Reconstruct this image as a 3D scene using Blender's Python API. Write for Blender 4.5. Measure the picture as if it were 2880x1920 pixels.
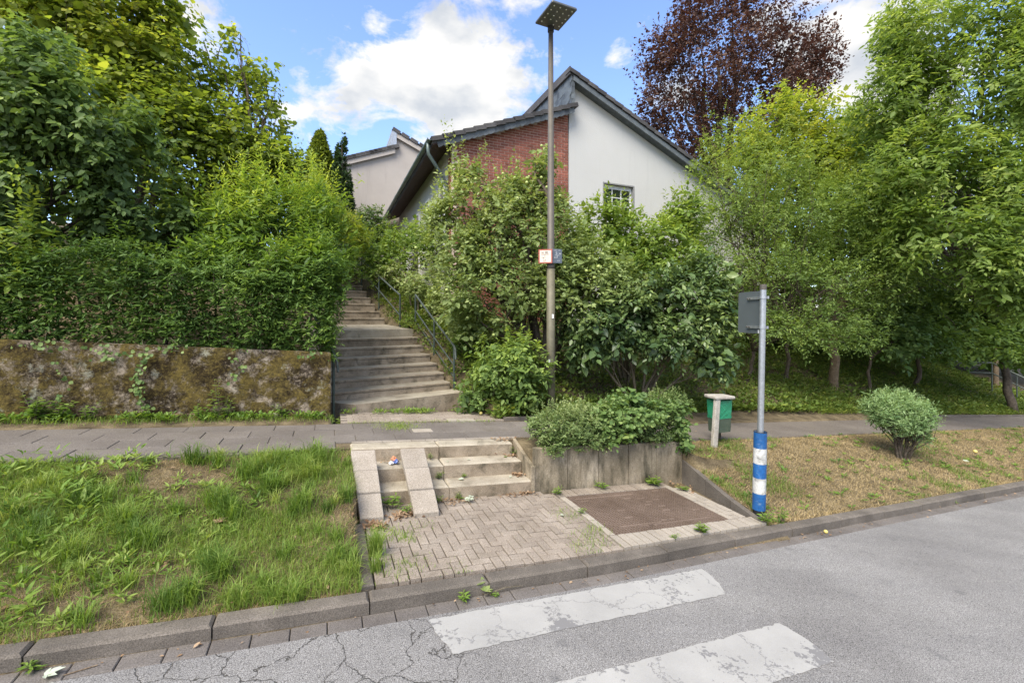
import bpy, bmesh, math, random
import numpy as np
from mathutils import Vector, Matrix
R = math.radians
rng = np.random.default_rng(7)
random.seed(7)
scene = bpy.context.scene
for o in list(bpy.data.objects):
    bpy.data.objects.remove(o)
col = scene.collection

# ------------------------------------------------------------------ camera, light, exposure
F = 1260.0 / 2880.0          # focal length over picture width
EYE = 2.32                   # camera on a raised pole
PSI = R(22.4)                # street direction against the camera's right
SLOPE = 0.0723               # the street falls to the right
cam_d = bpy.data.cameras.new('camera')
cam = bpy.data.objects.new('camera', cam_d)
col.objects.link(cam)
cam.location = (0, 0, EYE)
cam.rotation_euler = (R(90), 0, 0)
cam_d.sensor_width = 36
cam_d.lens = 36 * F
cam_d.shift_y = -67.0 / 2880.0
cam_d.clip_end = 2000
scene.camera = cam

SUN_EL, SUN_AZ = R(52), R(-152)           # azimuth measured from +Y towards +X
sd = Vector((math.sin(SUN_AZ) * math.cos(SUN_EL), math.cos(SUN_AZ) * math.cos(SUN_EL), math.sin(SUN_EL)))
sun_d = bpy.data.lights.new('sun', 'SUN')
sun_d.energy = 2.5
sun_d.angle = R(40)
sun_d.color = (1.0, 0.93, 0.80)
sun = bpy.data.objects.new('sun', sun_d)
col.objects.link(sun)
sun.rotation_euler = sd.to_track_quat('Z', 'Y').to_euler()

world = bpy.data.worlds.new('World')
scene.world = world
world.use_nodes = True
wt = world.node_tree
wt.nodes.clear()


def pxdir(px, py):
    v = Vector(((px - 1440) / 1260, 1, -(py - 893) / 1260))
    return v.normalized()


def build_sky():
    N, L = wt.nodes, wt.links
    out = N.new('ShaderNodeOutputWorld')
    sky = N.new('ShaderNodeTexSky')
    sky.sky_type = 'NISHITA'
    sky.sun_disc = False
    sky.sun_elevation = SUN_EL
    sky.sun_rotation = SUN_AZ
    sky.air_density = 1.0
    sky.dust_density = 0.5
    sky.ozone_density = 1.8
    bg = N.new('ShaderNodeBackground')
    bg.inputs[1].default_value = 0.12
    tn = N.new('ShaderNodeMix'); tn.data_type = 'RGBA'; tn.blend_type = 'MULTIPLY'; tn.inputs[0].default_value = 1
    tn.inputs[7].default_value = (.98, 1.0, 1.15, 1)          # clean summer air
    L.new(sky.outputs[0], tn.inputs[6]); L.new(tn.outputs[2], bg.inputs[0])
    tc = N.new('ShaderNodeTexCoord')
    mp = N.new('ShaderNodeMapping')
    mp.inputs['Scale'].default_value = (1.0, 1.0, 1.7)
    L.new(tc.outputs['Generated'], mp.inputs[0])
    nz = N.new('ShaderNodeTexNoise')
    nz.inputs['Scale'].default_value = 6.5
    nz.inputs['Detail'].default_value = 9
    nz.inputs['Roughness'].default_value = 0.62
    nz.inputs['Distortion'].default_value = 0.25
    L.new(mp.outputs[0], nz.inputs['Vector'])
    am = N.new('ShaderNodeMath'); am.operation = 'MULTIPLY_ADD'
    L.new(nz.outputs[0], am.inputs[0]); am.inputs[1].default_value = 2.5; am.inputs[2].default_value = -.74
    dens = am.outputs[0]
    # where the cumulus banks stand
    for px, py, ang, amt in ((930, 250, 5.0, .28), (1060, 210, 6.0, .34), (1190, 190, 7.0, .36), (1330, 240, 8, .36), (1470, 130, 7.0, .36), (1280, 350, 7, .30), (1130, 300, 7, .26),
                             (2380, 40, 9, .42), (2320, 190, 5, .28), (1740, 165, 2.6, .26), (2500, 260, 7, .24),
                             (1060, 60, 2.0, .2), (1230, 70, 3, .22), (300, 200, 14, .2), (2800, 300, 12, .25), (1000, 420, 5, .2)):
        d = pxdir(px, py)
        dot = N.new('ShaderNodeVectorMath'); dot.operation = 'DOT_PRODUCT'
        nrm = N.new('ShaderNodeVectorMath'); nrm.operation = 'NORMALIZE'
        L.new(tc.outputs['Generated'], nrm.inputs[0])
        L.new(nrm.outputs[0], dot.inputs[0]); dot.inputs[1].default_value = d
        mr = N.new('ShaderNodeMapRange'); mr.interpolation_type = 'SMOOTHSTEP'
        mr.inputs['From Min'].default_value = math.cos(R(ang)); mr.inputs['From Max'].default_value = 1.0
        mr.inputs['To Min'].default_value = 0; mr.inputs['To Max'].default_value = amt
        L.new(dot.outputs['Value'], mr.inputs['Value'])
        ad = N.new('ShaderNodeMath'); ad.operation = 'ADD'
        L.new(dens, ad.inputs[0]); L.new(mr.outputs[0], ad.inputs[1])
        dens = ad.outputs[0]
    # the bank of cloud that veils the sun: overhead and behind the camera
    sp = N.new('ShaderNodeSeparateXYZ'); L.new(tc.outputs['Generated'], sp.inputs[0])
    for ax, lo, hi, amt in ((1, .30, -.15, .34), (2, .80, .96, .30)):
        mr = N.new('ShaderNodeMapRange'); mr.interpolation_type = 'SMOOTHSTEP'
        mr.inputs['From Min'].default_value = lo; mr.inputs['From Max'].default_value = hi
        mr.inputs['To Min'].default_value = 0; mr.inputs['To Max'].default_value = amt
        L.new(sp.outputs[ax], mr.inputs['Value'])
        ad = N.new('ShaderNodeMath'); ad.operation = 'ADD'
        L.new(dens, ad.inputs[0]); L.new(mr.outputs[0], ad.inputs[1])
        dens = ad.outputs[0]
    ramp = N.new('ShaderNodeValToRGB')
    ramp.color_ramp.elements[0].position = 0.69; ramp.color_ramp.elements[0].color = (0, 0, 0, 1)
    ramp.color_ramp.elements[1].position = 0.97; ramp.color_ramp.elements[1].color = (1, 1, 1, 1)
    L.new(dens, ramp.inputs[0])
    nz2 = N.new('ShaderNodeTexNoise')
    nz2.inputs['Scale'].default_value = 9; nz2.inputs['Detail'].default_value = 5
    L.new(mp.outputs[0], nz2.inputs['Vector'])
    cr = N.new('ShaderNodeValToRGB')
    cr.color_ramp.elements[0].position = 0.32; cr.color_ramp.elements[0].color = (0.62, 0.66, 0.72, 1)
    cr.color_ramp.elements[1].position = 0.58; cr.color_ramp.elements[1].color = (1.0, 0.985, 0.96, 1)
    L.new(nz2.outputs[0], cr.inputs[0])
    bg2 = N.new('ShaderNodeBackground')
    bg2.inputs[1].default_value = CLOUD
    L.new(cr.outputs[0], bg2.inputs[0])
    mx = N.new('ShaderNodeMixShader')
    L.new(ramp.outputs[0], mx.inputs[0]); L.new(bg.outputs[0], mx.inputs[1]); L.new(bg2.outputs[0], mx.inputs[2])
    L.new(mx.outputs[0], out.inputs[0])


CLOUD = 0.39
build_sky()
scene.view_settings.view_transform = 'Standard'
scene.view_settings.look = 'None'
scene.view_settings.exposure = 1.5
scene.view_settings.gamma = 1
scene.view_settings.use_curve_mapping = False
scene.render.engine = 'CYCLES'
scene.cycles.max_bounces = 6
scene.cycles.diffuse_bounces = 3
scene.cycles.transmission_bounces = 3
scene.cycles.transparent_max_bounces = 6

# ------------------------------------------------------------------ coordinates
cP, sP = math.cos(PSI), math.sin(PSI)


def W(u, v, z):                       # street frame (u along, v away from the camera) to world
    return Vector((u * cP - v * sP, u * sP + v * cP, z))


def WE(u, v, e):                      # height e above the sloping street plane
    return W(u, v, e - SLOPE * u)


def UV(x, y):
    return x * cP + y * sP, -x * sP + y * cP


def at(px, py, Y):                    # a point seen at a photograph pixel, Y metres ahead
    return Vector(((px - 1440) / 1260 * Y, Y, EYE - (py - 893) / 1260 * Y))


# ------------------------------------------------------------------ object helpers
def link(o, parent=None):
    col.objects.link(o)
    if parent is not None:
        o.parent = parent
    return o


def tag(o, label=None, cat=None, group=None, kind=None):
    if label: o['label'] = label
    if cat: o['category'] = cat
    if group: o['group'] = group
    if kind: o['kind'] = kind
    return o


def empty(name, loc=(0, 0, 0), rz=0, **k):
    o = bpy.data.objects.new(name, None)
    o.empty_display_size = .2
    o.location = loc
    o.rotation_euler = (0, 0, rz)
    link(o)
    return tag(o, **k)


class MB:                             # collects shapes, then links them as one mesh object
    def __init__(s):
        s.v, s.f = [], []

    def add(s, V, Fc):
        n = len(s.v)
        s.v += [tuple(p) for p in V]
        s.f += [tuple(i + n for i in q) for q in Fc]
        return s

    def hexa(s, P):                   # 8 corners: bottom ring, top ring
        return s.add(P, [(3, 2, 1, 0), (4, 5, 6, 7), (0, 1, 5, 4), (1, 2, 6, 5), (2, 3, 7, 6), (3, 0, 4, 7)])

    def box(s, x0, x1, y0, y1, z0, z1):
        return s.hexa([(x0, y0, z0), (x1, y0, z0), (x1, y1, z0), (x0, y1, z0), (x0, y0, z1), (x1, y0, z1), (x1, y1, z1), (x0, y1, z1)])

    def cbox(s, x0, x1, y0, y1, z0, z1, c):   # box with a chamfered top edge
        a = [(x0, y0), (x1, y0), (x1, y1), (x0, y1)]
        b = [(x0 + c, y0 + c), (x1 - c, y0 + c), (x1 - c, y1 - c), (x0 + c, y1 - c)]
        V = [(x, y, z0) for x, y in a] + [(x, y, z1 - c) for x, y in a] + [(x, y, z1) for x, y in b]
        Fc = [(3, 2, 1, 0), (8, 9, 10, 11)]
        for i in range(4):
            j = (i + 1) % 4
            Fc += [(i, j, 4 + j, 4 + i), (4 + i, 4 + j, 8 + j, 8 + i)]
        return s.add(V, Fc)

    def boxuv(s, u0, u1, v0, v1, e0, e1):     # a block that follows the street's slope, world coordinates
        q = [(u0, v0), (u1, v0), (u1, v1), (u0, v1)]
        return s.hexa([WE(a, b, e0) for a, b in q] + [WE(a, b, e1) for a, b in q])

    def tube(s, pts, rad, n=8, cap=True):
        pts = [Vector(p) for p in pts]
        if not hasattr(rad, '__len__'): rad = [rad] * len(pts)
        rings = []
        ref = None
        for i, p in enumerate(pts):
            t = (pts[min(i + 1, len(pts) - 1)] - pts[max(i - 1, 0)]).normalized()
            a = Vector((1, 0, 0)) if abs(t.x) < .8 else Vector((0, 1, 0))
            if ref is not None: a = ref
            x = (a - t * a.dot(t)).normalized()
            ref = x
            y = t.cross(x)
            rings.append([p + (x * math.cos(2 * math.pi * k / n) + y * math.sin(2 * math.pi * k / n)) * rad[i] for k in range(n)])
        V = [q for r in rings for q in r]
        Fc = []
        for i in range(len(rings) - 1):
            for k in range(n):
                Fc.append((i * n + k, i * n + (k + 1) % n, (i + 1) * n + (k + 1) % n, (i + 1) * n + k))
        if cap:
            Fc.append(tuple(reversed(range(n))))
            Fc.append(tuple((len(rings) - 1) * n + k for k in range(n)))
        return s.add(V, Fc)

    def build(s, name, mat, parent=None, smooth=False, bevel=0, seg=1):
        me = bpy.data.meshes.new(name)
        me.from_pydata(s.v, [], s.f)
        me.materials.append(mat)
        if smooth:
            me.polygons.foreach_set('use_smooth', [True] * len(me.polygons))
        me.update()
        o = link(bpy.data.objects.new(name, me), parent)
        if bevel:
            b = o.modifiers.new('bevel', 'BEVEL'); b.width = bevel; b.segments = seg; b.limit_method = 'ANGLE'
        return o


def copy_piece(src, name, parent, loc, rot):
    o = bpy.data.objects.new(name, src)
    o.location = loc
    o.rotation_euler = rot
    return link(o, parent)


# ------------------------------------------------------------------ materials
def newmat(name):
    m = bpy.data.materials.new(name)
    m.use_nodes = True
    t = m.node_tree
    t.nodes.clear()
    out = t.nodes.new('ShaderNodeOutputMaterial')
    b = t.nodes.new('ShaderNodeBsdfPrincipled')
    t.links.new(b.outputs[0], out.inputs[0])
    return m, t, b, out


def ramp_node(t, stops):
    r = t.nodes.new('ShaderNodeValToRGB')
    e = r.color_ramp.elements
    while len(e) < len(stops): e.new(.5)
    for k, (p, c) in enumerate(stops):
        e[k].position = p
        e[k].color = (*c, 1) if len(c) == 3 else c
    return r


def noise_node(t, scale, detail=6, rough=.6, vec=None, dist=0):
    n = t.nodes.new('ShaderNodeTexNoise')
    n.inputs['Scale'].default_value = scale
    n.inputs['Detail'].default_value = detail
    n.inputs['Roughness'].default_value = rough
    n.inputs['Distortion'].default_value = dist
    if vec is not None: t.links.new(vec, n.inputs['Vector'])
    return n


def mixrgb(t, fac, a, b, mode='MIX'):
    m = t.nodes.new('ShaderNodeMix'); m.data_type = 'RGBA'; m.blend_type = mode
    for k, x in ((0, fac), (6, a), (7, b)):
        if isinstance(x, (int, float)): m.inputs[k].default_value = x
        elif isinstance(x, tuple): m.inputs[k].default_value = (*x, 1) if len(x) == 3 else x
        else: t.links.new(x, m.inputs[k])
    return m.outputs[2]


def math_node(t, op, a, b=None):
    m = t.nodes.new('ShaderNodeMath'); m.operation = op
    for k, x in ((0, a), (1, b)):
        if x is None: continue
        if isinstance(x, (int, float)): m.inputs[k].default_value = x
        else: t.links.new(x, m.inputs[k])
    return m.outputs[0]


def geo_pos(t):
    return t.nodes.new('ShaderNodeNewGeometry').outputs['Position']


def add_bump(t, b, height, strength=.3, dist=.01):
    n = t.nodes.new('ShaderNodeBump')
    n.inputs['Strength'].default_value = strength
    n.inputs['Distance'].default_value = dist
    t.links.new(height, n.inputs['Height'])
    t.links.new(n.outputs[0], b.inputs['Normal'])


def mineral(name, stops, scale=3, fine=90, speck=.35, speck_c=((.05, .05, .05), (1, 1, 1)), rough=.9, bump=.35, rnd=0.0, stain=None, spec=.25, streak=False):
    """weathered mineral surface: broad blotches, fine aggregate specks, a stain layer, tone per piece"""
    m, t, b, out = newmat(name)
    p = geo_pos(t)
    n1 = noise_node(t, scale, 8, .62, p)
    c = ramp_node(t, stops); t.links.new(n1.outputs[0], c.inputs[0])
    n2 = noise_node(t, fine, 3, .7, p)
    sp = ramp_node(t, ((.34, speck_c[0]), (.66, speck_c[1]))); t.links.new(n2.outputs[0], sp.inputs[0])
    colr = mixrgb(t, speck, c.outputs[0], sp.outputs[0], 'SOFT_LIGHT')
    if stain:
        sv = p
        if streak:                                # runs of algae down the face
            mp = t.nodes.new('ShaderNodeMapping'); mp.inputs['Scale'].default_value = (1, 1, .28)
            t.links.new(p, mp.inputs[0]); sv = mp.outputs[0]
        n3 = noise_node(t, stain[1], 8, .7, sv, .1 if streak else .6)
        s = ramp_node(t, ((stain[2], (0, 0, 0)), (stain[3], (1, 1, 1)))); t.links.new(n3.outputs[0], s.inputs[0])
        colr = mixrgb(t, s.outputs[0], colr, stain[0])
    if rnd:
        oi = t.nodes.new('ShaderNodeObjectInfo')
        hs = t.nodes.new('ShaderNodeHueSaturation')
        mr = t.nodes.new('ShaderNodeMapRange'); mr.inputs['To Min'].default_value = 1 - rnd; mr.inputs['To Max'].default_value = 1 + rnd
        t.links.new(oi.outputs['Random'], mr.inputs[0]); t.links.new(mr.outputs[0], hs.inputs['Value'])
        t.links.new(colr, hs.inputs['Color']); colr = hs.outputs[0]
    t.links.new(colr, b.inputs['Base Color'])
    b.inputs['Roughness'].default_value = rough
    b.inputs['Specular IOR Level'].default_value = spec
    if bump: add_bump(t, b, n2.outputs[0], bump, .006)
    return m


def plain(name, c, rough=.6, metal=0, var=.12, scale=14, bump=0):
    m, t, b, out = newmat(name)
    p = geo_pos(t)
    n = noise_node(t, scale, 6, .65, p)
    r = ramp_node(t, ((.3, tuple(x * (1 - var) for x in c)), (.7, tuple(min(1, x * (1 + var)) for x in c))))
    t.links.new(n.outputs[0], r.inputs[0])
    t.links.new(r.outputs[0], b.inputs['Base Color'])
    b.inputs['Roughness'].default_value = rough
    b.inputs['Metallic'].default_value = metal
    if bump: add_bump(t, b, n.outputs[0], bump, .01)
    return m


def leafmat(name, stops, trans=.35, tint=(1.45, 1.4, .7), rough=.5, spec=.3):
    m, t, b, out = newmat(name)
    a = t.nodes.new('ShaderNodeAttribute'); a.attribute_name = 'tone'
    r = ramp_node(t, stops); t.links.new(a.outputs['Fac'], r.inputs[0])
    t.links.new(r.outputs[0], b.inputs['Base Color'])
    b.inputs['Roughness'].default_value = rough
    b.inputs['Specular IOR Level'].default_value = spec
    tr = t.nodes.new('ShaderNodeBsdfTranslucent')
    t.links.new(mixrgb(t, 1.0, r.outputs[0], tint, 'MULTIPLY'), tr.inputs[0])
    mx = t.nodes.new('ShaderNodeMixShader'); mx.inputs[0].default_value = trans
    t.links.new(b.outputs[0], mx.inputs[1]); t.links.new(tr.outputs[0], mx.inputs[2])
    t.links.new(mx.outputs[0], out.inputs[0])
    return m


def greens(*cs):
    n = len(cs)
    return tuple((k / (n - 1), c) for k, c in enumerate(cs))


M = {}
M['soil'] = mineral('soil', ((.3, (.05, .038, .022)), (.5, (.11, .085, .05)), (.7, (.19, .15, .09))), 4, 60, .6, rough=1, bump=.8)
M['concrete'] = mineral('concrete', ((.3, (0.251, 0.212, 0.162)), (.55, (0.343, 0.303, 0.237)), (.75, (0.422, 0.374, 0.300))), 2.5, 120, .4, rnd=.07, stain=((.10, .085, .06), 3.2, .52, .80), bump=.3)
M['riser'] = mineral('shaded_stained_concrete', ((.3, (0.176, 0.139, 0.096)), (.55, (0.293, 0.238, 0.175)), (.75, (0.396, 0.332, 0.253))), 3, 110, .45, rnd=.06, stain=((.055, .05, .034), 4.5, .50, .74), bump=.35)  # shade of the risers is put into this darker tone, besides its stains
M['slab'] = mineral('washed_concrete', ((.3, (0.232, 0.201, 0.165)), (.7, (0.310, 0.275, 0.236))), 3, 140, .75, speck_c=((.1, .08, .06), (1, 1, 1)), rnd=.06, bump=.5)
M['paver'] = mineral('paver_concrete', ((.3, (0.203, 0.169, 0.136)), (.7, (0.288, 0.248, 0.207))), 2.2, 150, .8, speck_c=((.08, .06, .05), (1, 1, 1)), rnd=.10, stain=((.13, .105, .075), 1.6, .56, .8), bump=.5)
M['border'] = mineral('border_brick', ((.3, (0.278, 0.241, 0.199)), (.7, (0.355, 0.316, 0.266))), 3, 120, .4, rnd=.08, bump=.3)
M['pavement'] = mineral('pavement_slab', ((.3, (0.121, 0.105, 0.093)), (.7, (0.167, 0.148, 0.132))), 1.5, 110, .6, rnd=.10, stain=((.11, .095, .075), 1.3, .56, .8), bump=.35)
M['asphalt_path'] = mineral('path_asphalt', ((.3, (0.117, 0.100, 0.087)), (.7, (0.167, 0.146, 0.127))), 1.2, 120, .7, bump=.5)
M['kerb'] = mineral('kerb_concrete', ((.3, (0.086, 0.075, 0.064)), (.55, (0.129, 0.112, 0.095)), (.75, (0.181, 0.158, 0.135))), 2.4, 130, .55, rnd=.07, bump=.4)
M['gutter'] = mineral('gutter_concrete', ((.3, (0.101, 0.089, 0.081)), (.7, (0.155, 0.139, 0.127))), 2.4, 120, .5, rnd=.10, bump=.35)
M['planter'] = mineral('mossy_concrete', ((.3, (0.163, 0.134, 0.089)), (.55, (0.288, 0.239, 0.170)), (.75, (0.426, 0.361, 0.274))), 2.2, 90, .45, rnd=.12, stain=((.036, .033, .020), 5.5, .46, .72), bump=.5, streak=True)
M['metal'] = plain('galvanised_steel', (.42, .44, .46), .42, .75, .18, 30)
M['sign_back'] = plain('grey_sign_back', (.085, .10, .103), .55, .0, .06, 6)
M['lamp'] = plain('weathered_lamp_steel', (.095, .084, .070), .6, .2, .2, 5)
M['lamp_low'] = plain('greenish_lamp_steel', (.125, .113, .075), .6, .1, .25, 7)
M['lamp_head'] = plain('lamp_head_grey', (.10, .105, .105), .5, .2, .08, 5)
M['led'] = plain('led_lens', (.75, .76, .74), .3, 0, .02, 5)
M['black'] = plain('black_plastic', (.02, .02, .02), .6, 0, .1, 9)
M['white_paint'] = plain('white_paint', (.74, .74, .72), .6, 0, .05, 9)
M['rail'] = plain('green_rail_paint', (.055, .075, .065), .5, .2, .3, 22)
M['rail_grey'] = plain('worn_grey_rail', (.075, .09, .08), .5, .2, .35, 22)


# ------------------------------------------------------------------ fast mesh from arrays
def np_mesh(name, V, Q, mat, parent=None, tone=None, tris=None, kind=None, smooth=False):
    """V (n,3); Q (m,4) quads; tris (k,3); tone = one value per face, quads first"""
    me = bpy.data.meshes.new(name)
    nq = len(Q) if Q is not None else 0
    nt = len(tris) if tris is not None else 0
    loops = np.concatenate([a.ravel() for a in (Q, tris) if a is not None and len(a)]).astype(np.int32)
    me.vertices.add(len(V)); me.vertices.foreach_set('co', np.ascontiguousarray(V, dtype=np.float32).ravel())
    me.loops.add(len(loops)); me.loops.foreach_set('vertex_index', loops)
    me.polygons.add(nq + nt)
    starts = np.concatenate([np.arange(nq) * 4, nq * 4 + np.arange(nt) * 3]).astype(np.int32)
    me.polygons.foreach_set('loop_start', starts)
    me.update(calc_edges=True)
    if smooth: me.polygons.foreach_set('use_smooth', np.ones(nq + nt, dtype=bool))
    if tone is not None:
        at_ = me.attributes.new('tone', 'FLOAT', 'FACE')
        at_.data.foreach_set('value', np.clip(tone, 0, 1).astype(np.float32))
    me.materials.append(mat)
    o = link(bpy.data.objects.new(name, me), parent)
    if kind: o['kind'] = kind
    return o


def unit(a):
    return a / np.maximum(np.linalg.norm(a, axis=-1, keepdims=True), 1e-9)


# leaf outlines: x across, y along, z up; six points, two quads
TPL = {
    'ovate': np.array([(0, 0, 0), (.46, .28, .10), (.40, .62, .09), (0, 1, -.10), (-.40, .62, .09), (-.46, .28, .10)]),
    'round': np.array([(0, 0, 0), (.50, .32, .12), (.46, .70, .10), (0, 1, -.06), (-.46, .70, .10), (-.50, .32, .12)]),
    'lance': np.array([(0, 0, 0), (.42, .34, .10), (.32, .68, .06), (0, 1, -.12), (-.32, .68, .06), (-.42, .34, .10)]),
}
LQ = np.array([(0, 1, 2, 3), (0, 3, 4, 5)])


def leaf_arrays(pos, d, nrm, length, width, tone, tpl='ovate'):
    T = TPL[tpl]
    d = unit(d)
    nrm = unit(nrm - d * np.sum(nrm * d, axis=1, keepdims=True))
    x = np.cross(d, nrm)
    n = len(pos)
    V = (pos[:, None, :] + x[:, None, :] * (T[None, :, 0, None] * width[:, None, None])
         + d[:, None, :] * (T[None, :, 1, None] * length[:, None, None])
         + nrm[:, None, :] * (T[None, :, 2, None] * width[:, None, None])).reshape(-1, 3)
    Q = (LQ[None] + (np.arange(n) * 6)[:, None, None]).reshape(-1, 4)
    return V, Q, np.repeat(tone, 2)


def rand_unit(n, g):
    return unit(g.normal(size=(n, 3)))


def lumps(p, seed, freq):
    """cheap smooth value noise, about -1..1"""
    g = np.random.default_rng(seed)
    s = np.zeros(len(p))
    for k in range(6):
        w = g.normal(size=3) * freq * (1 + .45 * k)
        s += np.sin(p @ w + g.uniform(0, 6.28)) / (1 + .35 * k)
    return s / 2.2


def twigs_to_leaves(tp, td, tl, nl, g, leaf, ratio, droop, spread, out, tpl, tone_t, tone_v=.22, tip_tone=0.0, size_v=.42):
    """tp twig bases, td directions, tl lengths; nl leaves on each, alternate"""
    n = len(tp)
    side = unit(np.cross(td, g.normal(size=(n, 3)) * .35 + np.array((0, 0, 1.0))))
    P, D, Nn, Ln, Tn = [], [], [], [], []
    for j in range(nl):
        t = (j + .6) / nl
        sg = 1 if j % 2 else -1
        pos = tp + td * (tl * t)[:, None] + np.array((0, 0, -1.0)) * (droop * .5 * tl * t * t)[:, None]
        dd = td * (.45 + .5 * (j == nl - 1)) + side * sg * spread * (1 - .8 * (j == nl - 1)) + g.normal(size=(n, 3)) * .28
        dd[:, 2] -= droop * g.uniform(.3, 1.2, n)
        nn = np.array((0, 0, 1.0)) + out * .55 + g.normal(size=(n, 3)) * .38
        P.append(pos); D.append(dd); Nn.append(nn)
        Ln.append(leaf * g.uniform(1 - size_v, 1 + size_v, n) * (1.0 - .25 * (t > .85)))
        Tn.append(tone_t + g.normal(size=n) * tone_v * .6 + tip_tone * (t - .5))
    P, D, Nn = np.concatenate(P), np.concatenate(D), np.concatenate(Nn)
    Ln, Tn = np.concatenate(Ln), np.concatenate(Tn)
    return leaf_arrays(P, D, Nn, Ln, Ln * ratio * g.uniform(.85, 1.15, len(Ln)), Tn, tpl)


def merge(parts):
    V, Q, T = [], [], []
    k = 0
    for v, q, t in parts:
        V.append(v); Q.append(q + k); T.append(t); k += len(v)
    return np.concatenate(V), np.concatenate(Q), np.concatenate(T)


def lobe(px, py, rx, ry, Y, dep=None):
    """an ellipsoid of crown given by where it shows in the photograph and how far off it is"""
    c = at(px, py, Y)
    k = Y / 1260
    return (np.array(c), np.array((rx * k, dep if dep else .5 * (rx + ry) * k, ry * k)))


def crown(name, lobes, n, mat, parent, seed, leaf=.07, ratio=.5, nl=7, tl=.28, droop=.25, up=.25, spread=.9, tpl='ovate',
          shell=.55, rough=.22, freq=2.2, tone=.45, topt=.25, gap=-.5, tone_v=.22, tip=.15, shoots=0, shoot_len=.6, front=.0, hang=0.0, zmin=None, fill=.35):
    g = np.random.default_rng(seed)
    n = int(n * .86); leaf *= 1.05
    w = np.array([(r[0] * r[2] + r[0] * r[1] + r[1] * r[2]) for _, r in lobes])
    cnt = np.maximum(1, (n * w / w.sum()).astype(int))
    TP, TO, TT = [], [], []
    for (c, r), m in zip(lobes, cnt):
        m2 = int(m * 1.5)
        d = rand_unit(m2, g)
        if front: # fewer twigs on the side nobody can see
            d = d[(d[:, 1] < .35) | (g.random(m2) > front)]
        rad = g.uniform(shell ** 3, 1, len(d)) ** (1 / 3.)
        q = c + d * r * (rad * (1 + rough * lumps(c + d * r, seed + 5, freq)))[:, None]
        keep = lumps(q, seed + 9, freq * 1.3) > gap
        q, d = q[keep][:m], d[keep][:m]
        TP.append(q); TO.append(unit(d / r))
    TP, TO = np.concatenate(TP), np.concatenate(TO)
    if zmin is not None:
        k = TP[:, 2] > zmin(TP)
        TP, TO = TP[k], TO[k]
    n = len(TP)
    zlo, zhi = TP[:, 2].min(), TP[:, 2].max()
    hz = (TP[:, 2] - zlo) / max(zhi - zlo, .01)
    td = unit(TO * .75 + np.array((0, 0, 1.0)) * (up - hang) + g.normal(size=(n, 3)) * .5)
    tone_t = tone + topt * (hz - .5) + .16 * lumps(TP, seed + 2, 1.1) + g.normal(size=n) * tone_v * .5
    parts = [twigs_to_leaves(TP - td * tl * .5, td, g.uniform(.6, 1.3, n) * tl, nl, g, leaf, ratio, droop, spread, TO, tpl, tone_t, tone_v, tip)]
    if shoots:
        k = np.argsort(-(hz + .8 * TO[:, 2] + g.normal(size=n) * .35))[:shoots]
        sdir = unit(np.array((0, 0, 1.0)) + TO[k] * .25 + g.normal(size=(shoots, 3)) * .16)
        sl = g.uniform(.45, 1.15, shoots) * shoot_len
        parts.append(twigs_to_leaves(TP[k], sdir, sl, 14, g, leaf, ratio, droop * .3, spread * .9, TO[k], tpl, tone_t[k] + .15, tone_v, .3))
    if fill:                                      # larger, slightly darker leaves deeper inside to close gaps
        m = int(n * fill)
        i = g.integers(0, n, m)
        cen = np.concatenate([np.repeat(c[None], 1, 0) for c, r in lobes])
        j = np.argmin(((TP[i][:, None, :] - cen[None]) ** 2).sum(-1), 1)
        q = cen[j] + (TP[i] - cen[j]) * g.uniform(.35, .9, m)[:, None] + g.normal(size=(m, 3)) * tl * .3
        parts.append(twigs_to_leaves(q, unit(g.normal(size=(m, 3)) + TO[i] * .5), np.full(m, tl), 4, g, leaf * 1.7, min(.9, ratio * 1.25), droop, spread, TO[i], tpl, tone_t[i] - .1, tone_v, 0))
    V, Q, T = merge(parts)
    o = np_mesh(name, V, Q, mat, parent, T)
    return o, TP


def branches(mb, base, targets, r0, g, wob=.12, sub=None, nsub=0, rs=.012, n=7):
    """limbs from the base to the targets with side twigs"""
    base = Vector(base)
    for tg in targets:
        tg = Vector(tg)
        d = tg - base
        pts, rad = [], []
        k = 7
        L = d.length
        off = Vector((0, 0, 0))
        for i in range(k + 1):
            f = i / k
            if i: off += Vector(g.normal(size=3)) * wob * L / k * (.5 if i < 2 else 1)
            rise = Vector((0, 0, 1)) * (math.sin(f * math.pi) * .10 * L)
            pts.append(base + d * f + off * (1 if i < k else .6) + rise)
            rad.append(r0 * (1 - f) ** .8 + .008)
        mb.tube(pts, rad, n, cap=False)
        if sub is not None and nsub:
            ds = np.linalg.norm(sub - np.array(tg), axis=1)
            for j in np.argsort(ds)[::max(1, int(len(ds) * .35 / nsub))][:nsub]:
                i = int(g.integers(2, k + 1))
                a, b = pts[i], Vector(sub[j])
                m = (a + b) * .5 + Vector(g.normal(size=3)) * .08 * (b - a).length
                r1 = min(rad[i] * .6, max(rs * 1.6, .012))
                mb.tube([a, m, b], [r1, r1 * .6, .004], 4, cap=False)


M['bark'] = mineral('bark', ((.3, (.045, .035, .026)), (.7, (.13, .105, .08))), 14, 60, .5, bump=.9)
M['bark_warm'] = mineral('warm_bark', ((.3, (.10, .07, .045)), (.7, (.22, .165, .11))), 10, 60, .5, bump=.8)
M['twig'] = mineral('twig_bark', ((.3, (.09, .075, .05)), (.7, (.17, .145, .10))), 18, 70, .4, bump=.4)

# ------------------------------------------------------------------ terrain
ST_YAW = R(34.5)                               # the long stairs turn a little against the street
sn = np.array((math.cos(ST_YAW), math.sin(ST_YAW)))
sdv = np.array((-math.sin(ST_YAW), math.cos(ST_YAW)))
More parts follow.
